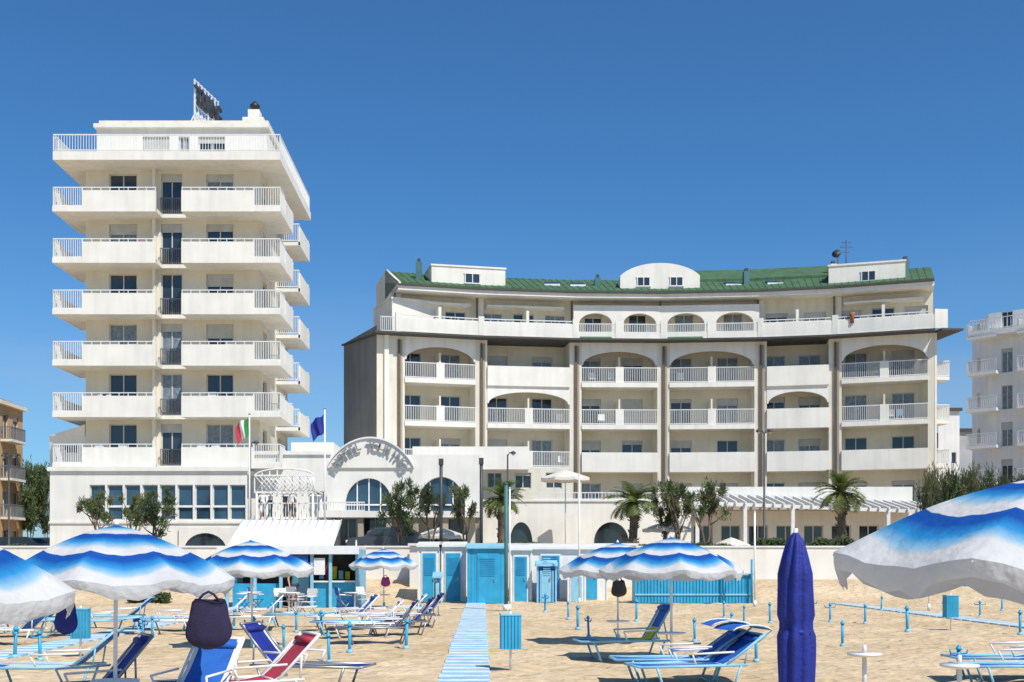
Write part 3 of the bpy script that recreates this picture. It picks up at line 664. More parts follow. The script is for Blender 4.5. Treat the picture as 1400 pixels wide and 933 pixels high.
# ------------------------------------------------------------ trees
def tree_tpl(seed,h=3.3,r=1.0,leafs=('leaf','leaf2'),nl=2600,ls=.11,trunks=2,sp=1.):
    rr=random.Random(seed); b=B(); cl=[]
    for t in range(trunks):
        a=rr.uniform(0,6.28); p=Vector((rr.uniform(-.1,.1),rr.uniform(-.1,.1),0)); pts=[p.copy()]; 
        dirv=Vector((math.cos(a)*.28,math.sin(a)*.28,1))
        for k in range(4):
            p=p+dirv.normalized()*h*.15; dirv+=Vector((rr.uniform(-.3,.3),rr.uniform(-.3,.3),0)); pts.append(p.copy())
        b.tube('trunk','bark',pts,[.09,.075,.065,.055,.04],7)
        for q in range(6):
            s=pts[rr.choice((2,3,4))]; e=s+Vector((rr.uniform(-1,1)*r*.8,rr.uniform(-1,1)*r*.8,rr.uniform(.15,.45)*h)); m=(s+e)/2+Vector((0,0,-.08))
            e.z=min(e.z,h*.93)
            b.tube('limbs','bark',[s,m,e],[.045,.03,.012],5); cl.append((e,rr.uniform(.2,.36)*r)); 
            if rr.random()<.5: cl.append((m,rr.uniform(.12,.22)*r))
    for q in range(int(4*r*sp)):
        a=rr.uniform(0,6.28); cl.append((Vector((math.cos(a)*r*rr.uniform(.4,.95),math.sin(a)*r*rr.uniform(.4,.95),h*rr.uniform(.6,.92))),rr.uniform(.16,.3)*r))
    per=nl//len(cl)
    for c,cr in cl:
        m=rr.choice(leafs); vs=[];fs=[]
        for k in range(per):
            d=Vector((rr.gauss(0,1),rr.gauss(0,1),rr.gauss(0,1.0))); d=d.normalized()*cr*rr.random()**.6*rr.uniform(.8,1.6); p=c+d
            u=(Vector((rr.uniform(-1,1),rr.uniform(-1,1),rr.uniform(-1,1)))+d.normalized()*1.2+Vector((0,0,.5))).normalized(); v=u.orthogonal().normalized(); s=ls*rr.uniform(.6,1.4)
            o=len(vs); vs+= [tuple(p-u*s),tuple(p+v*s*.22),tuple(p+u*s),tuple(p-v*s*.22)]; fs.append((o,o+1,o+2,o+3))
        b.add('foliage',m,vs,fs)
    return b.template()
T1=[tree_tpl(1,nl=2700),tree_tpl(2,3.3,.95,('leaf2','leaf'),2500),tree_tpl(3,3.5,1.1,('leaf','leaf3','leaf2'),2900)]
def put(px,d,ytop,tpl,h0,wpx=None,w0=2.2,name='tamarisk_tree'):
    hh=Z(ytop,d)-2.0; s=hh/h0; sw=s if wpx is None else (wpx/FP*d)/w0
    return spawn(name,tpl,(X(px,d),d,2.0),U(0,6.28),(sw,sw,s))
put(140,60,674,T1[0],3.2,46); put(180,60.5,680,T1[1],3.1,38); put(215,60,671,T1[2],3.3,50)
put(548,59,660,T1[2],3.3,50); put(590,59.5,664,T1[0],3.2,40); put(635,59,670,T1[1],3.1,42)
put(925,60,664,T1[1],3.1,58); put(968,60,660,T1[0],3.2,60); put(905,61,672,T1[2],3.3,38)
T2=tree_tpl(9,7.5,3.0,('leaf3','leaf'),8000,.24,3)
for px,d,yt,w in ((42,95,642,56),(62,100,655,36)):
    put(px,d,yt,T2,7.2,w,5.5,'street_tree')
T3=tree_tpl(11,2.2,1.3,('leaf3','leaf','leaf2'),4200,.1,4,2)
for k,px in enumerate((1280,1305,1335,1365,1395,1425)):
    put(px,62,652+U(-4,8),T3,2.15,52,2.9,'shrub_tree')
rr=random.Random(5); 
def hedge(x0,x1,y,z0,h,n,mats=('leaf3','leaf'),t=.5,name='hedge'):
    b=B()
    for m in mats:
        vs=[];fs=[]
        for k in range(n):
            x=rr.uniform(x0,x1); hh=h*(.75+.35*noise.noise((x*1.1,y,0)))
            p=Vector((x,y+rr.gauss(0,t*.4),z0+rr.uniform(0,1)**.7*hh)); u=Vector((rr.uniform(-1,1),rr.uniform(-1,1),rr.uniform(-1,1))).normalized(); v=u.orthogonal().normalized(); s=rr.uniform(.05,.12)
            o=len(vs); vs+=[tuple(p-u*s),tuple(p+v*s*.5),tuple(p+u*s),tuple(p-v*s*.5)]; fs.append((o,o+1,o+2,o+3))
        b.add('foliage',m,vs,fs)
    for k in range(max(1,int((x1-x0)/.8))): 
        x=x0+k*.8+.2; b.tube('stems','bark',[(x,y,z0-.05),(x+.1,y,z0+h*.6)],.03,5)
    single(name,b)
hedge(X(1030,58.5),X(1240,58.5),58.4,2,1.25,3600); hedge(X(-20,58.5),X(120,58.5),58.4,2,.9,2400); hedge(X(690,58.5),X(1030,58.5),58.6,2,.85,3200)
hedge(X(180,50),X(235,50),49.5,.0,.8,900,name='beach_shrub')
def shrub(px,by):
    d=H*FP/(by-765); hedge(X(px,d)-.35,X(px,d)+.35,d,0,.7,350,('leaf','leaf2'),.5,'beach_shrub')
shrub(1210,812)
def palm_tpl(seed,h=3.3,fl=1.5,nf=46):
    rr=random.Random(seed); b=B()
    pts=[(0,0,0),(.03,0,h*.3),(.0,.03,h*.65),(.02,0,h)]
    b.tube('trunk','palmbark',pts,[.24,.2,.19,.22],10)
    for k in range(60):
        z=rr.uniform(.1,1)*h; a=rr.uniform(0,6.28); r=.19; p=Vector((r*math.cos(a),r*math.sin(a),z)); q=p+Vector((math.cos(a)*.1,math.sin(a)*.1,.12))
        b.tube('trunk_stubs','palmbark',[p,q],[.04,.02],4)
    for k in range(nf):
        a=k*2.4+rr.uniform(-.2,.2); el=math.radians(rr.uniform(-25,85)); dry=el<math.radians(-8)
        m='palmdry' if dry and rr.random()<.6 else 'palm'
        p=Vector((0,0,h)); L=fl*rr.uniform(.8,1.1); n=12; path=[p.copy()]; e=el
        for s in range(n):
            p=p+Vector((math.cos(a)*math.cos(e),math.sin(a)*math.cos(e),math.sin(e)))*L/n; e-=.07+.010*s; path.append(p.copy())
        b.tube('frond_ribs',m,path,[.022-.0014*i for i in range(n+1)],4,False)
        vs=[];fs=[]
        side=Vector((-math.sin(a),math.cos(a),0))
        for s in range(2,n+1):
            for sub in (0,.5):
                base=path[s-1].lerp(path[s],sub); tan=(path[s]-path[s-1]).normalized(); ll=.38*math.sin(math.pi*(s+sub)/(n+2.5))*fl/1.5+.06
                for sg in (-1,1):
                    tip=base+(side*sg*.8+tan*.7+Vector((0,0,-.05+rr.uniform(-.2,.2)))).normalized()*ll
                    o=len(vs); vs+=[tuple(base-tan*.034),tuple(base+tan*.034),tuple(tip)]; fs.append((o,o+1,o+2))
        b.add('fronds',m,vs,fs)
    return b.template()
PT_=[palm_tpl(3),palm_tpl(4)]
for px,d,yt,s,t in ((686,60,650,1.,0),(866,60,655,1.15,1),(1150,60.5,638,1.15,0)):
    z=Z(yt,d); sc=(z-2)/(3.3+1.35); spawn('palm_tree',PT_[t],(X(px,d),d,2),U(0,6),(s,s,sc))

# ------------------------------------------------------------ street furniture
def lamp_tpl(h,double=False):
    b=B(); b.tube('pole','dkmetal',[(0,0,0),(0,0,.5),(0,0,.52),(0,0,h)],[.11,.1,.07,.045],10)
    for s in ((-1,1) if double else (1,)):
        b.tube('arm','dkmetal',[(0,0,h-.1),(s*.12,0,h+.12),(s*.32,0,h+.15)],.03,6)
        b.tube('lamp_head','dkmetal',[(s*.32,0,h+.2),(s*.32,0,h+.12),(s*.32,0,h+.05)],[.04,.14,.16],12)
        b.tube('lamp_glass','cream',[(s*.32,0,h+.05),(s*.32,0,h-.05)],[.11,.06],10)
    return b.template()
for px,d,yt,dbl in ((1045,63,588,True),(694,64,618,False),(12,70,622,True),(342,61,604,False)):
    spawn('street_lamp',lamp_tpl(Z(yt,d)-2.15,dbl),(X(px,d),d,2))
for px,yt in ((603,628),(658,627)):
    b=B(); h=Z(yt,58)-2; b.tube('pole','dkmetal',[(0,0,0),(0,0,h)],.085,8); b.box('cap','dkmetal',G,-.12,.12,-.12,.12,h-.3,h+.02); b.box('base','dkmetal',G,-.15,.15,-.15,.15,0,.25)
    spawn('light_column',b.template(),(X(px,58.),58.,2))
def flag(px,d,ytop,stripes,fy0,side):
    b=B(); h=Z(ytop,d)-2; b.tube('pole','white',[(0,0,0),(0,0,h)],[.06,.035],8); b.tube('finial','metal',[(0,0,h),(0,0,h+.06),(0,0,h+.14)],[.03,.07,.01],8)
    z1=Z(fy0,d)-2; w=.95; n=18
    def P(s,t):
        fold=.10*math.sin(s*9+t*2)*(s+.1); 
        return (side*(.05+s*w*.72*(1-.15*t)+.03*math.sin(t*5)),fold,z1-t*.95-s*.45-.06*math.sin(s*8))
    for k in range(n):
        m=stripes[int(k/n*len(stripes))]; vs=[];fs=[]
        for j in range(11): vs+=[P(k/n,j/10),P((k+1)/n,j/10)]
        for j in range(10): fs.append((2*j,2*j+1,2*j+3,2*j+2))
        b.add('flag_cloth',m,vs,fs,True)
    spawn('flagpole_with_flag',b.template(),(X(px,d),d,2))
flag(341,59,568,['green','shirtw','red'],570,-1)
flag(444,59,560,['navy'],566,-1)
def parasol_tpl(h,r,drop,mt='cream',n=8):
    b=B(); b.tube('pole','white',[(0,0,0),(0,0,h)],.035,8); b.tube('base','metal',[(0,0,0),(0,0,.08)],[.35,.3],14)
    vs=[];fs=[];K=5
    for i in range(K+1):
        t=i/K
        for k in range(n*4):
            a=2*math.pi*k/(n*4); sg=1-.07*math.sin((k%4)/4*math.pi)*t; vs.append((r*t*sg*math.cos(a),r*t*sg*math.sin(a),h-drop*(t**1.15)-.05*t*math.sin((k%4)/4*math.pi)))
    m=n*4
    for i in range(K):
        for k in range(m): fs.append((i*m+k,i*m+(k+1)%m,(i+1)*m+(k+1)%m,(i+1)*m+k))
    b.add('canopy',mt,vs,fs,True)
    vs=[];fs=[]
    for k in range(m):
        a=2*math.pi*k/m; sg=1-.07*math.sin((k%4)/4*math.pi); z=h-drop-.05*math.sin((k%4)/4*math.pi)
        vs+=[(r*sg*math.cos(a),r*sg*math.sin(a),z),(r*sg*1.01*math.cos(a),r*sg*1.01*math.sin(a),z-.15)]
    for k in range(m): q=(k+1)%m; fs.append((2*k,2*q,2*q+1,2*k+1))
    b.add('valance',mt,vs,fs)
    for k in range(n):
        a=2*math.pi*k/n; b.tube('ribs','white',[(0,0,h-.06),(r*.99*math.cos(a),r*.99*math.sin(a),h-drop-.03)],.012,4); b.tube('ribs','white',[(0,0,h-drop-.3),(r*.5*math.cos(a),r*.5*math.sin(a),h-drop*.5-.03)],.01,4)
    return b.template()
spawn('terrace_parasol',parasol_tpl(Z(643,64)-2,1.45,.45),(X(773,64),64,2),.3)
spawn('terrace_parasol',parasol_tpl(Z(721,61)-2,1.4,.45),(X(602,61),61,2),.1)
spawn('terrace_parasol',parasol_tpl(Z(713,62)-2,1.35,.4),(X(912,62),62,2),.5)
spawn('terrace_parasol',parasol_tpl(Z(735,61)-2,1.0,.4),(X(1000,61),61,2),.5)
def car_tpl(paint):
    b=B(); prof=[(-2.1,.35),(-2.15,.7),(-1.95,.95),(-1.3,1.02),(-.75,1.45),(.9,1.48),(1.6,1.05),(2.1,.92),(2.15,.4)]
    b.prism('body',paint,G,prof,-.82,.82)
    b.prism('side_windows','glass',G,[(-1.15,1.02),(-.7,1.38),(.85,1.4),(1.35,1.05)],-.825,.825)
    b.quad('windscreen','glass',(-1.28,-.7,1.045),(-1.28,.7,1.045),(-.79,.62,1.43),(-.79,-.62,1.43))
    for x in (-1.3,1.3):
        for y in (-.83,.66): b.tube('wheels','black',[(x,y,.33),(x,y+.17,.33)],.33,14); b.tube('hubs','metal',[(x,y-.01,.33),(x,y+.18,.33)],.18,10)
    b.box('headlights','white',G,-2.17,-2.1,-.7,-.4,.7,.85); b.box('headlights','white',G,-2.17,-2.1,.4,.7,.7,.85); b.box('bumper','black',G,-2.2,-2.08,-.8,.8,.35,.5)
    return b.template()
c1=car_tpl('carpaint'); c2=car_tpl('carpaintw')
spawn('parked_car',c1,(X(18,80),80,2),.2); spawn('parked_car',c1,(X(535,61),61.3,2),0,1.1); spawn('parked_car',c2,(X(62,82),82,2),.1)

# ------------------------------------------------------------ beach structures
def cabin(px0,px1,d,zt,wallm,doorm,roofm='white',doors=1,name='beach_cabin',depth=1.6,louver=False):
    b=B(); x0,x1=X(px0,d),X(px1,d); F=Frame((x0,d),(x1,d)); L=F.L; z0=gz((x0+x1)/2,d,False)-.05
    b.box('walls',wallm,F,0,L,.02,depth,z0,zt-.1)
    b.prism('roof',roofm,Frame((x0-.08,d-.15),(x0-.08,d+depth+.1)),[(0,zt-.1),(0,zt),(depth+.25,zt+.16),(depth+.25,zt-.1)],-(L+.16),0)
    for k in range(doors):
        w=min(.8,L/doors*.6); c=L*(k+.5)/doors
        b.box('door_frames',roofm if not louver else wallm,F,c-w/2-.06,c+w/2+.06,-.03,.018,z0,zt-.3); b.box('doors',doorm,F,c-w/2,c+w/2,-.055,-.032,z0+.08,zt-.38)
        for j in range(9): zz=z0+1.25+j*.09; b.box('louvres',doorm,F,c-w/2+.08,c+w/2-.08,-.08,-.056,zz,zz+.045)
        b.box('handles','metal',F,c+w/2-.14,c+w/2-.08,-.1,-.056,z0+1,z0+1.12)
    for c in (0,L): b.box('corner_posts',wallm if louver else roofm,F,c-.04,c+.04,-.03,.06,z0,zt-.1)
    if louver:
        for k in range(int(L/.14)): b.box('boards',wallm,F,k*.14,k*.14+.13,.0,.018,z0,zt-.11)
    single(name,b)
cabin(572,602,50.5,2.55,'white','aqua','white',1)
cabin(603,636,50.5,2.55,'white','aqua','white',1)
cabin(640,693,48.6,2.46,'aqua','aqua','aqua2',1,'blue_beach_hut',1.8,True)
cabin(698,726,50.5,2.4,'white','aqua','white',1)
cabin(727,830,51.2,2.45,'white','aqua','white',2)
cabin(735,760,50.,1.7,'blue','aqua2','aqua2',1,'beach_locker',.5)
cabin(594,602,48.8,1.2,'aqua','aqua2','aqua2',1,'beach_locker',.3)
cabin(777,800,50.3,1.5,'white','aqua2','white',1,'beach_locker',.4)
b=B(); b.box('walls','stucco',G,X(560,54),X(870,54),54,56.8,.3,2.55); b.box('roof','white',G,X(558,54),X(872,54),53.8,56.9,2.552,2.66)
single('long_changing_block',b)
b=B(); x0,x1=X(868,49),X(1028,49)
x=x0
b.box('body','aqua',G,x0,x1,49.05,49.9,-.05,1.2)
while x<x1: b.box('slats','aqua',G,x,x+.11,49.0,49.045,.02,1.22); x+=.14
b.box('top','aqua2',G,x0-.05,x1+.05,48.9,50,1.222,1.28)
b.box('lower_rail','aqua2',G,x0,x1,48.96,48.996,.35,.42)
for px in (990,1028): b.tube('posts','aqua',[(X(px,48.8),48.8,0),(X(px,48.8),48.8,1.9)],.05,6)
single('turquoise_beach_counter',b)
b=B(); x=X(1205,54); z0=gz(0,54.,False)
b.box('rails','aqua2',G,x,30,54.03,54.07,z0+.15,z0+.22); b.box('rails','aqua2',G,x,30,54.03,54.07,z0+.42,z0+.5)
while x<30: b.box('pickets','aqua',G,x,x+.1,54,54.028,z0,z0+.6); x+=.16
single('blue_picket_fence',b)
b=B(); x=-28
while x<X(300,54): b.box('pickets','white',G,x,x+.08,54,54.028,z0,z0+.95); x+=.16
b.box('rails','white',G,-28,X(300,54),54.03,54.07,z0+.2,z0+.27); b.box('rails','white',G,-28,X(300,54),54.03,54.07,z0+.7,z0+.77)
single('white_picket_fence',b)

# kiosk
b=B(); d=45.; x0,x1=X(312,d),X(490,d); xw=X(385,d)
b.prism('roof','white',Frame((x0,d-.6),(x0,d+4)),[(0,2.12),(0,2.22),(3.4,3.55),(3.4,3.42)],-(X(455,d)-x0),0)
n=int((X(455,d)-x0)/.3)
for k in range(n+1):
    xx=x0+(X(455,d)-x0)*k/n; b.tube('roof_ribs','white',[(xx,d-.6,2.24),(xx,d+2.8,3.57)],.03,4)
b.box('eave_beam','white',G,xw-2.4,x1+.1,d-.75,d-.62,2.1,2.42)
b.box('flat_roof','white',G,X(455,d),x1,d-.6,d+3,2.3,2.4)
b.box('back_wall','white',G,x0+.2,x1,d+2.9,d+3,0,2.3)
b.box('side_wall','aqua2',G,x0+.2,x0+.3,d+.2,d+2.89,0,2.15); b.box('side_wall','aqua2',G,x1-.1,x1,d+.2,d+2.89,0,2.3)
for px in (312,350,385,427,452,488): b.box('posts','aqua2',G,X(px,d),X(px,d)+.12,d-.55,d-.43,-.05,2.15)
b.box('counter','aqua',G,X(428,d),x1-.1,d-.35,d-.1,0,1.0); b.box('counter_top','white',G,X(427,d),x1-.1,d-.5,d,1.002,1.06)
b.box('interior_shade','interior_shade',G,x0+.31,x1-.11,d+1.3,d+1.35,0,2.2)  # dark sheet standing in for the shade inside the open kiosk
b.box('panel','aqua',G,X(320,d),X(383,d),d-.3,d-.24,0,.95)
for k in range(5):
    xx=X(432+k*9,d); b.box('shelf_goods',random.choice(['white','yellow','red','aqua2']),G,xx,xx+.18,d+.9,d+1.1,1.1,1.1+U(.2,.6))
b.box('signboard','blue',G,X(392,d),X(424,d),d-.62,d-.58,1.75,2.05); b.box('menu_board','white',G,X(432,d),X(447,d),d-.6,d-.57,1.3,1.95)
b.box('fridge','aqua2',G,X(400,d),X(420,d),d+.4,d+1,0,1.8)
single('beach_kiosk',b)
def chair_tpl(mt='aqua'):
    b=B()
    for x in (-.24,.24):
        b.tube('legs','metal',[(x,-.22,0),(x,.2,.44)],.015,5); b.tube('legs','metal',[(x,.22,0),(x,-.2,.44)],.015,5); b.tube('back_posts','metal',[(x,.2,.44),(x,.28,.9)],.015,5); b.tube('arms','white',[(x,-.22,.62),(x,.25,.64)],.02,5)
    b.box('seat',mt,G,-.24,.24,-.22,.2,.43,.45); b.add('backrest',mt,[(-.24,.23,.6),(.24,.23,.6),(.24,.28,.9),(-.24,.28,.9)],[(0,1,2,3)])
    return b.template()
ct=[chair_tpl('blue'),chair_tpl('shirtw')]
for px,by,r in ((386,838,.5),(404,836,2.6),(420,840,-.6),(350,836,1.5),(334,835,-1),(470,838,2),(500,836,1)):
    d=H*FP/(by-765); spawn('folding_chair',random.choice(ct),(X(px,d),d,gz(X(px,d),d)),r)
def tbl():
    b=B(); b.tube('top','white',[(0,0,.70),(0,0,.73)],.4,18); b.tube('stem','white',[(0,0,0),(0,0,.7)],.03,8); b.tube('foot','white',[(0,0,0),(0,0,.03)],.25,14); return b.template()
tb=tbl()
for px,by in ((395,838),(342,837),(485,838)):
    d=H*FP/(by-765); spawn('cafe_table',tb,(X(px,d),d,0))
def pole(px,by,yt,r,mt,name='pole'):
    d=H*FP/(by-765); b=B(); h=Z(yt,d); b.tube('shaft',mt,[(0,0,-.1),(0,0,h)],r,8); b.tube('collar','white',[(0,0,0),(0,0,.25)],r*1.8,8); b.tube('cap',mt,[(0,0,h),(0,0,h+.05)],[r*1.4,r*.3],8)
    spawn(name,b.template(),(X(px,d),d,0))
pole(692,836,662,.07,'teal','shower_column'); pole(697,836,668,.03,'white'); pole(792,826,650,.035,'white'); pole(1032,830,700,.04,'white'); pole(487,830,740,.03,'white'); pole(1270,835,760,.03,'white')
def bin_tpl():
    b=B(); b.tube('pole','white',[(0,0,-.1),(0,0,1.0)],.022,6)
    for k in range(6): x=-.17+k*.0575; b.box('slats','aqua',G,x,x+.047,-.12,-.10,.36,.93); b.box('slats','aqua',G,x,x+.047,.10,.12,.36,.93)
    for k in range(4): y=-.095+k*.05; b.box('slats','aqua',G,-.172,-.155,y,y+.04,.36,.93); b.box('slats','aqua',G,.155,.172,y,y+.04,.36,.93)
    b.box('rim','aqua2',G,-.18,.18,-.13,.13,.932,.96); b.box('bottom','aqua',G,-.16,.16,-.1,.1,.36,.38)
    return b.template()
bt=bin_tpl()
for px,by in ((698,918),(1300,862),(110,898)):
    d=H*FP/(by-765); spawn('slatted_litter_bin',bt,(X(px,d),d,gz(X(px,d),d)),.1)

# ------------------------------------------------------------ beach umbrellas
def beach_umb(top=2.3,r=1.35,drop=.60,seed=0):
    rr=random.Random(seed); b=B(); n=8; S=8; m=n*S; K=16
    vs=[];fs=[]
    def P(t,k):
        a=2*math.pi*k/m; f=math.sin((k%S)/S*math.pi); sg=1-.085*f*t**1.5
        z=top-drop*(.5*t+.5*t*t)-.12*f*t*t*.6+.008*math.sin(a*23+t*9)*t
        return Vector((r*t*sg*math.cos(a),r*t*sg*math.sin(a),z))
    for i in range(K+1):
        for k in range(m): vs.append(tuple(P(i/K+1e-4,k)))
    for i in range(K):
        for k in range(m): fs.append((i*m+k,i*m+(k+1)%m,(i+1)*m+(k+1)%m,(i+1)*m+k))
    b.add('canopy','umb',vs,fs,True)
    vs=[];fs=[]
    for k in range(m):
        p=P(1,k); f=math.sin((k%S)/S*math.pi); q=Vector((p.x*.995,p.y*.995,p.z-.06-.05*f*rr.uniform(.4,1.3))); e=Vector((p.x*(.985+rr.uniform(-.02,.015)),p.y*(.985+rr.uniform(-.02,.015)),q.z-.02-rr.uniform(0,.025))); vs+=[tuple(p),tuple(q),tuple(e)]
    for k in range(m): q=(k+1)%m; fs+=[(3*k,3*q,3*q+1,3*k+1),(3*k+1,3*q+1,3*q+2,3*k+2)]
    b.add('valance','umb',vs,fs,True)
    for k in range(n):
        a=2*math.pi*k/n; path=[P(i/6,k*S)-Vector((0,0,.02)) for i in range(7)]; b.tube('ribs','white',path,.008,4); e=P(.5,k*S); b.tube('stretchers','white',[(0,0,top-.62),tuple(e-Vector((0,0,.02)))],.007,4)
    b.tube('pole','white',[(0,0,-.2),(0,0,top+.03)],.024,10); b.tube('hub','white',[(0,0,top-.66),(0,0,top-.58)],.05,10)
    b.tube('finial','white',[(0,0,top),(0,0,top+.03),(0,0,top+.06)],[.04,.025,.01],8)
    b.tube('tray_table','white',[(0,0,.5),(0,0,.52),(0,0,.54)],[.2,.27,.27],20)
    b.tube('base_collar','aqua2',[(0,0,-.05),(0,0,.22)],.05,8)
    return b.template()
UT=[beach_umb(seed=k) for k in range(3)]
UL=[(157,12.9,1,.2,0,0),(-160,8.,1,.1,-.02,0),(345,24.5,1,.5,0,0),(525,44,1,.1,0,0),(845,25.7,1,.3,0,0),(918,21.1,1,.15,0,0),(1418,6.6,1.0,.32,.10,.085),(-60,30,1,.4,0,0),(1640,24,1,.2,0,0)]
for k,(px,d,s,rz,dz,ry) in enumerate(UL):
    x=X(px,d); 
    spawn('beach_umbrella',UT[k%3],(x,d,gz(x,d)+dz),0,s,rx=U(-.02,.02),ry=ry+U(-.015,.015))
b=B(); n=64; vs=[];fs=[]; K=30
for i in range(K+1):
    t=i/K; z=2.16-2.0*t; rad=.02+.13*min(1,t*5)**.6*(1-.06*math.sin(t*9))
    if .42<t<.5: rad*=.88
    for k in range(n):
        a=2*math.pi*k/n; rr_=rad*(1+.26*abs(math.sin(a*4+t*2.0+.4*math.sin(t*7)))-.1+.06*math.sin(a*3+t*5)); vs.append((rr_*math.cos(a),rr_*math.sin(a),z))
for i in range(K):
    for k in range(n): fs.append((i*n+k,i*n+(k+1)%n,(i+1)*n+(k+1)%n,(i+1)*n+k))
b.add('folded_canopy','navy',vs,fs,True); b.tube('pole','white',[(0,0,-.1),(0,0,2.2)],.022,8); b.tube('strap','navy',[(0,0,1.22),(0,0,1.18)],.148,20)
spawn('closed_beach_umbrella',b.template(),(X(1088,11),11,0),.3)
def bag_tpl(mt,w=.5,h=.55):
    b=B(); vs=[];fs=[];n=24;K=12
    for i in range(K+1):
        t=i/K; z=-t*h; rx_=w/2*(.72+.28*math.sin(min(1,t*1.5)*math.pi/2))*(1 if t<.7 else math.sqrt(max(0.02,1-((t-.7)/.3)**2))); ry_=rx_*.35
        for k in range(n):
            a=2*math.pi*k/n; f=1+.07*math.sin(a*5+t*4)+.04*math.sin(a*9-t*7); vs.append((rx_*f*math.cos(a),ry_*f*math.sin(a),z+.03*math.sin(a*2)*(1-t)))
    for i in range(K):
        for k in range(n): fs.append((i*n+k,i*n+(k+1)%n,(i+1)*n+(k+1)%n,(i+1)*n+k))
    fs.append(tuple(K*n+k for k in range(n))); fs.append(tuple(range(n)))
    b.add('bag_body',mt,vs,fs,True); b.tube('straps',mt,[(-w*.28,0,-.02),(-w*.12,0,.07),(0,0,.1),(w*.12,0,.07),(w*.28,0,-.02)],.014,5)
    return b.template()
d=12.2; spawn('beach_bag',bag_tpl('purple',.46,.52),(X(285,d),d,Z(822,d)),.2)
spawn('beach_bag',bag_tpl('black',.35,.35),(X(846,25.3),25.3,Z(795,25.3)),.2); spawn('beach_bag',bag_tpl('navy',.24,.36),(X(90,13),13,Z(825,13)),.2)
spawn('beach_bag',bag_tpl('towel',.35,.35),(X(527,43.6),43.6,Z(790,43.6)),.2); spawn('beach_bag',bag_tpl('black',.3,.3),(X(545,33),33,.3),.2)

# ------------------------------------------------------------ sun loungers
def lounger(fab='blue',ang=50,canopy=False,towel=None,frame='aqua2'):
    b=B(); w=.32; a=math.radians(ang); z=.36; hx=.35; bl=.78
    hd=(hx+bl*math.cos(a),z+bl*math.sin(a))
    for y in (-w,w):
        b.tube('frame',frame,[(-1.0,y,z),(hx+.35,y,z)],.022,6); b.tube('frame',frame,[(hx,y,z),(hd[0],y,hd[1])],.02,6)
        b.tube('legs',frame,[(-.75,y,z),(-.62,y,0),],.02,6); b.tube('legs',frame,[(hx+.25,y,z),(hx+.12,y,0)],.02,6); b.tube('legs',frame,[(hx+.3,y,z),(hx+.45*math.cos(a)+.0,y,z+.45*math.sin(a))],.014,5)
        b.tube('armrests','white',[(-.2,y*1.1,z+.18),(hx+.12,y*1.1,z+.2)],.016,6); b.tube('armrests','white',[(-.2,y*1.1,z+.18),(-.12,y,z)],.014,6)
    for x in (-1.0,hx): b.tube('frame',frame,[(x,-w,z),(x,w,z)],.02,6)
    for x in (-.62,hx+.12): b.tube('legs',frame,[(x,-w,.02),(x,w,.02)],.018,6)
    b.tube('frame',frame,[(hd[0],-w,hd[1]),(hd[0],w,hd[1])],.02,6)
    path=[(-1.0,z+.01),(-.6,z-.01),(-.2,z-.025),(.1,z-.025),(hx,z+.01),(hx+bl*.35*math.cos(a)+.02,z+bl*.35*math.sin(a)-.01),(hx+bl*.7*math.cos(a)+.01,z+bl*.7*math.sin(a)-.01),hd]
    def sling(part,m,y0,y1,off,i0=0,i1=None):
        vs=[];fs=[]; pp=path[i0:i1]
        for x,zz in pp: vs+=[(x,y0,zz+off),(x,y1,zz+off)]
        for k in range(len(pp)-1): fs.append((2*k,2*k+1,2*k+3,2*k+2))
        b.add(part,m,vs,fs,True)
    sling('sling',fab,-w+.02,w-.02,0)
    for y in (-w+.02,w-.08): sling('sling_border','shirtw',y,y+.06,.006)
    if towel: sling('towel',towel,-w+.1,w-.1,.02,1,6)
    b.tube('head_cushion','blue' if fab=='blue' else fab,[(hd[0]-.08*math.cos(a)-.03,-w+.06,hd[1]-.08),(hd[0]-.08*math.cos(a)-.03,w-.06,hd[1]-.08)],.045,8)
    if canopy:
        c=[(hd[0]-.2+.34*math.cos(t),hd[1]+.02+.12*math.sin(t)) for t in [math.radians(v) for v in range(20,161,20)]]
        vs=[];fs=[]
        for x,zz in c: vs+=[(x,-w,zz),(x,w,zz)]
        for k in range(len(c)-1): fs.append((2*k,2*k+1,2*k+3,2*k+2))
        b.add('sunshade',fab,vs,fs,True)
        for y in (-w,w): b.tube('sunshade_arms',frame,[(hd[0]-.1,y,hd[1]-.1)]+[(x,y,zz) for x,zz in c[:5]],.012,5); b.tube('sunshade_trim','shirtw',[(x,y,zz+.005) for x,zz in c],.012,5)
    return b.template()
LT=dict(a=lounger('blue',45,frame='white'),b=lounger('blue',35,True),c=lounger('blue',60,False,'yellow'),d=lounger('blue',40,False,'cream'),e=lounger('red',45,frame='white'),f=lounger('navy',50,frame='metal'),g=lounger('blue',6))
LL=[(860,903,'c',.15),(925,932,'b',.05),(950,938,'b',.25),(500,872,'a',.1),(520,880,'f',.15),(548,868,'f',.2),(480,868,'g',.0),(505,860,'g',.1),(470,862,'a',.3),(540,855,'a',.1),
 (415,942,'f',2.9),(255,985,'a',1.35),(330,975,'e',.5),(105,975,'f',.5),(70,945,'d',.1),(20,872,'g',.1),(45,866,'d',.2),(15,880,'a',-.1),(250,868,'e',.1),(225,862,'g',.2),(290,862,'a',.2),(340,862,'a',.15),
 (1400,938,'g',.1),(1385,930,'g',.0),(410,858,'g',.1),(130,868,'g',.1),(160,860,'d',.1),(565,858,'f',.25)]
for px,by,k,rz in LL:
    d=H*FP/(by-765); x=X(px,d); spawn('sun_lounger',LT[k],(x,d,gz(x,d)),rz)
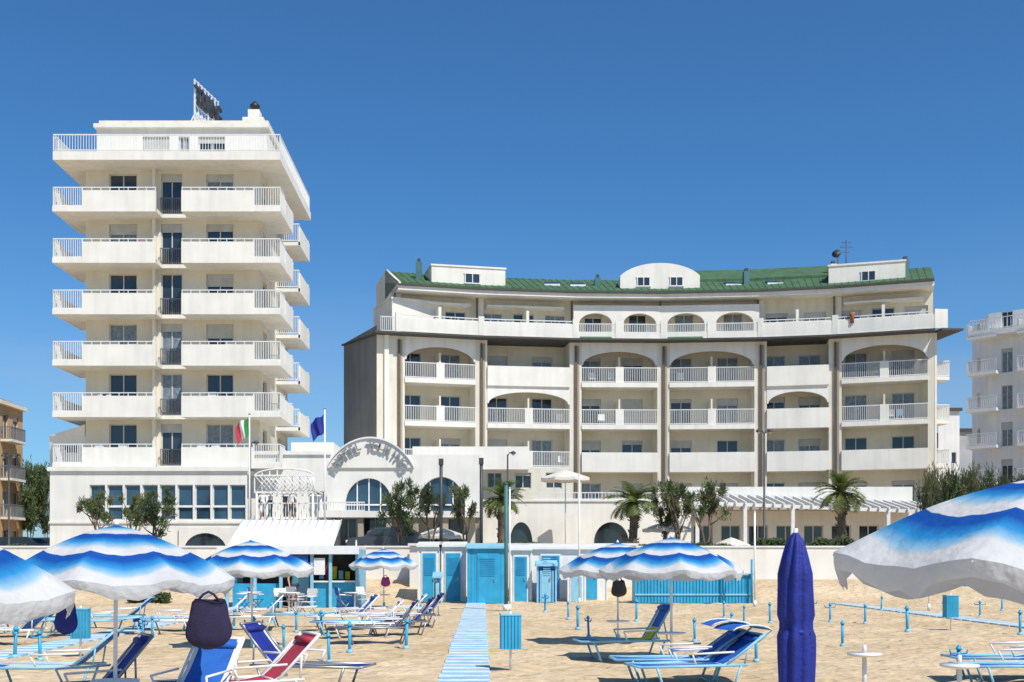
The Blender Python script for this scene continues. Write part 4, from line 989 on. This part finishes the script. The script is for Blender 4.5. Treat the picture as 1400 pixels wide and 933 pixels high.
def stake(cross):
    b=B(); b.tube('shaft','aqua',[(0,0,-.1),(0,0,.48)],.03,8); b.tube('collar','aqua2',[(0,0,-.02),(0,0,.06)],.06,8); b.tube('cap','aqua',[(0,0,.48),(0,0,.5),(0,0,.56)],[.05,.05,.015],8)
    if cross: b.tube('crossbar','aqua',[(-.16,0,.42),(.16,0,.42)],.016,6); b.tube('hooks','aqua',[(-.16,0,.42),(-.18,0,.49)],.013,5); b.tube('hooks','aqua',[(.16,0,.42),(.18,0,.49)],.013,5)
    return b.template()
ST=[stake(False),stake(True)]
SL=[(1135,850),(1152,885),(1183,852),(1241,865),(1053,852),(1017,852),(1034,905),(478,895),(450,905),(388,888),(405,864),(347,885),(805,872),(790,862),(950,877),(208,872),(195,880),(55,905),(372,852),(777,846),(1370,836),(575,852),(1090,870),(1310,930),(898,862),(1000,868),(1290,845),(320,858),(1205,835),(1340,842),(990,846),(20,900),(265,880),(440,868),(870,850),(1110,845),(1395,868),(745,838),(590,838),(555,888)]
for k,(px,by) in enumerate(SL):
    d=H*FP/(by-765); x=X(px,d)
    if abs(x+.27)<.5: continue
    spawn('umbrella_socket_post',ST[int(R()<.45)],(x,d,gz(x,d)),U(0,3),U(.95,1.25),rx=U(-.05,.05))
b=B(); b.tube('top','white',[(0,0,.45),(0,0,.47),(0,0,.5)],[.18,.25,.25],20); b.tube('stem','white',[(0,0,-.1),(0,0,.45)],.035,8); b.tube('spike','white',[(0,0,.5),(0,0,.62)],.03,8); b.tube('foot','white',[(0,0,0),(0,0,.05)],[.12,.05],12)
tt=b.template()
for px,d in ((1182,17.),(1312,15.2)): spawn('beach_side_table',tt,(X(px,d),d,0))

# ------------------------------------------------------------ people
def person(name,loc,rz,top,bottom,pose=0,scale=1.):
    J={'pelvis':(0,0,.95),'spine':(0,-.01,1.15),'chest':(0,0,1.36),'neck':(0,.01,1.50),'head':(0,-.015,1.60),'crown':(0,0,1.72),
       'hl':(.10,0,.90),'kl':(.11,-.03,.50),'al':(.12,.02,.09),'tl':(.13,-.13,.04),'hr':(-.10,0,.90),'kr':(-.11,.02 if not pose else -.1,.50),'ar':(-.12,.05,.09),'tr':(-.13,-.10,.04),
       'sl':(.19,0,1.42),'el':(.26,.02,1.14),'wl':(.25,-.09,.90),'fl':(.25,-.13,.81),'sr':(-.19,0,1.42),'er':(-.27,.02,1.15),'wr':(-.26,-.1,.91),'fr':(-.26,-.14,.82)}
    if pose==1: J['el']=(.28,-.12,1.2); J['wl']=(.14,-.32,1.22); J['fl']=(.08,-.38,1.25)
    E=[('pelvis','spine'),('spine','chest'),('chest','neck'),('neck','head'),('head','crown'),('pelvis','hl'),('hl','kl'),('kl','al'),('al','tl'),('pelvis','hr'),('hr','kr'),('kr','ar'),('ar','tr'),('chest','sl'),('sl','el'),('el','wl'),('wl','fl'),('chest','sr'),('sr','er'),('er','wr'),('wr','fr')]
    Rd={'pelvis':.145,'spine':.125,'chest':.15,'neck':.06,'head':.092,'crown':.075,'hl':.095,'hr':.095,'kl':.06,'kr':.06,'al':.042,'ar':.042,'tl':.035,'tr':.035,'sl':.06,'sr':.06,'el':.043,'er':.043,'wl':.03,'wr':.03,'fl':.03,'fr':.03}
    ks=list(J); me=bpy.data.meshes.new('body'); me.from_pydata([J[k] for k in ks],[(ks.index(a),ks.index(c)) for a,c in E],[])
    ob=bpy.data.objects.new('tmp',me); col.objects.link(ob); sk=ob.modifiers.new('s','SKIN'); ob.modifiers.new('ss','SUBSURF').levels=2
    for i,k in enumerate(ks):
        v=me.skin_vertices[0].data[i]; v.radius=(Rd[k],Rd[k]*(.72 if k in('pelvis','spine','chest') else 1)); v.use_root=(k=='pelvis')
    dg=bpy.context.evaluated_depsgraph_get(); nm=bpy.data.meshes.new_from_object(ob.evaluated_get(dg)); bpy.data.objects.remove(ob)
    for m in ('skin',top,bottom,'hair','black'): nm.materials.append(M[m])
    for p in nm.polygons:
        c=p.center; z=c.z; k=0
        if z>1.66 or (z>1.56 and c.y>.03): k=3
        elif z>1.49: k=0
        elif z>.98 and not (abs(c.x)>.215 and z<1.25): k=1
        elif z>.55 and abs(c.x)<.215: k=2
        elif z<.07: k=4
        p.material_index=k; p.use_smooth=True
    e=bpy.data.objects.new(name,None); col.objects.link(e); e.location=loc; e.rotation_euler=(0,0,rz); e.scale=(scale,)*3
    o=bpy.data.objects.new('body',nm); col.objects.link(o); o.parent=e
    b=B()
    b.tube('nose','skin',[(0,-.10,1.615),(0,-.125,1.595)],[.008,.014],6)
    for s in(-1,1):
        b.tube('eyes','black',[(s*.032,-.098,1.625),(s*.032,-.104,1.625)],.008,6); b.tube('ears','skin',[(s*.085,0,1.60),(s*.1,.005,1.61)],[.025,.012],6)
        hx,hy,hz=J['fl' if s>0 else 'fr']
        for q in range(4): b.tube('fingers','skin',[(hx-.02+q*.014,hy,hz),(hx-.02+q*.014,hy-.015,hz-.05-.01*(q in(1,2)))],.008,5)
        b.tube('thumb','skin',[(hx-s*.02,hy,hz+.03),(hx-s*.045,hy-.03,hz)],.009,5)
    b.tube('mouth','red',[(-.02,-.098,1.567),(.02,-.098,1.567)],.004,5)
    for part,m in b.template():
        q=bpy.data.objects.new(part,m); col.objects.link(q); q.parent=e
zt_=Z(712,62)
person('standing_person',(X(359,63.4),63.4,zt_),.4,'shirtw','shirtw',1); person('standing_person',(X(399,63.4),63.4,zt_),-.3,'shirtw','shorts',0)
d=44.5; person('standing_person',(X(405,d),d-.3,0),.5,'shirtr','shorts',1)
person('standing_person',(X(508,62.3),62.3,2.0),.2,'shirtr','shorts',0)

# ------------------------------------------------------------ sky, sun, camera
el=math.radians(53); az=math.radians(36)
w=bpy.data.worlds.new('World'); scene.world=w; w.use_nodes=True; N=w.node_tree.nodes; L=w.node_tree.links
bg=N['Background']; sky=N.new('ShaderNodeTexSky'); sky.sky_type='NISHITA'; sky.sun_disc=False; sky.sun_elevation=el; sky.sun_rotation=math.pi-az
sky.air_density=1.0; sky.dust_density=.3; sky.ozone_density=4
tn=N.new('ShaderNodeVectorMath'); tn.operation='MULTIPLY'; tn.inputs[1].default_value=(.46,.88,1.18); L.new(sky.outputs[0],tn.inputs[0])
tc=N.new('ShaderNodeTexCoord'); mp=N.new('ShaderNodeMapping'); mp.inputs['Scale'].default_value=(2.2,2.2,9); L.new(tc.outputs['Generated'],mp.inputs['Vector'])
n=N.new('ShaderNodeTexNoise'); n.inputs['Scale'].default_value=1.6; n.inputs['Detail'].default_value=8; L.new(mp.outputs[0],n.inputs['Vector'])
mr=N.new('ShaderNodeMapRange'); mr.inputs['From Min'].default_value=.4; mr.inputs['From Max'].default_value=.75; mr.inputs['To Min'].default_value=.18; mr.inputs['To Max'].default_value=.6; L.new(n.outputs['Fac'],mr.inputs['Value'])
sx=N.new('ShaderNodeSeparateXYZ'); L.new(tc.outputs['Generated'],sx.inputs[0])
m2=N.new('ShaderNodeMapRange'); m2.interpolation_type='SMOOTHSTEP'; m2.inputs['From Min'].default_value=.0; m2.inputs['From Max'].default_value=.30; m2.inputs['To Min'].default_value=1; m2.inputs['To Max'].default_value=0; L.new(sx.outputs['Z'],m2.inputs['Value'])
mm=N.new('ShaderNodeMath'); mm.operation='MULTIPLY'; L.new(mr.outputs[0],mm.inputs[0]); L.new(m2.outputs[0],mm.inputs[1])
mx=N.new('ShaderNodeMix'); mx.data_type='RGBA'; L.new(mm.outputs[0],mx.inputs[0]); L.new(tn.outputs[0],mx.inputs[6]); mx.inputs[7].default_value=(4.6,5.2,6.0,1)
L.new(mx.outputs[2],bg.inputs['Color']); bg.inputs['Strength'].default_value=.105
s=bpy.data.lights.new('sun','SUN'); s.energy=4.9; s.angle=math.radians(.5); s.color=(1,.95,.86); so=bpy.data.objects.new('sun',s); col.objects.link(so)
so.rotation_euler=Vector((math.sin(az)*math.cos(el),-math.cos(az)*math.cos(el),math.sin(el))).to_track_quat('Z','Y').to_euler()
c=bpy.data.cameras.new('camera'); c.sensor_width=36; c.lens=40; c.shift_x=41/1400; c.shift_y=298.5/1400; c.clip_end=6000; c.clip_start=.1
co=bpy.data.objects.new('camera',c); col.objects.link(co); co.location=(0,0,H); co.rotation_euler=(math.pi/2,0,0); scene.camera=co
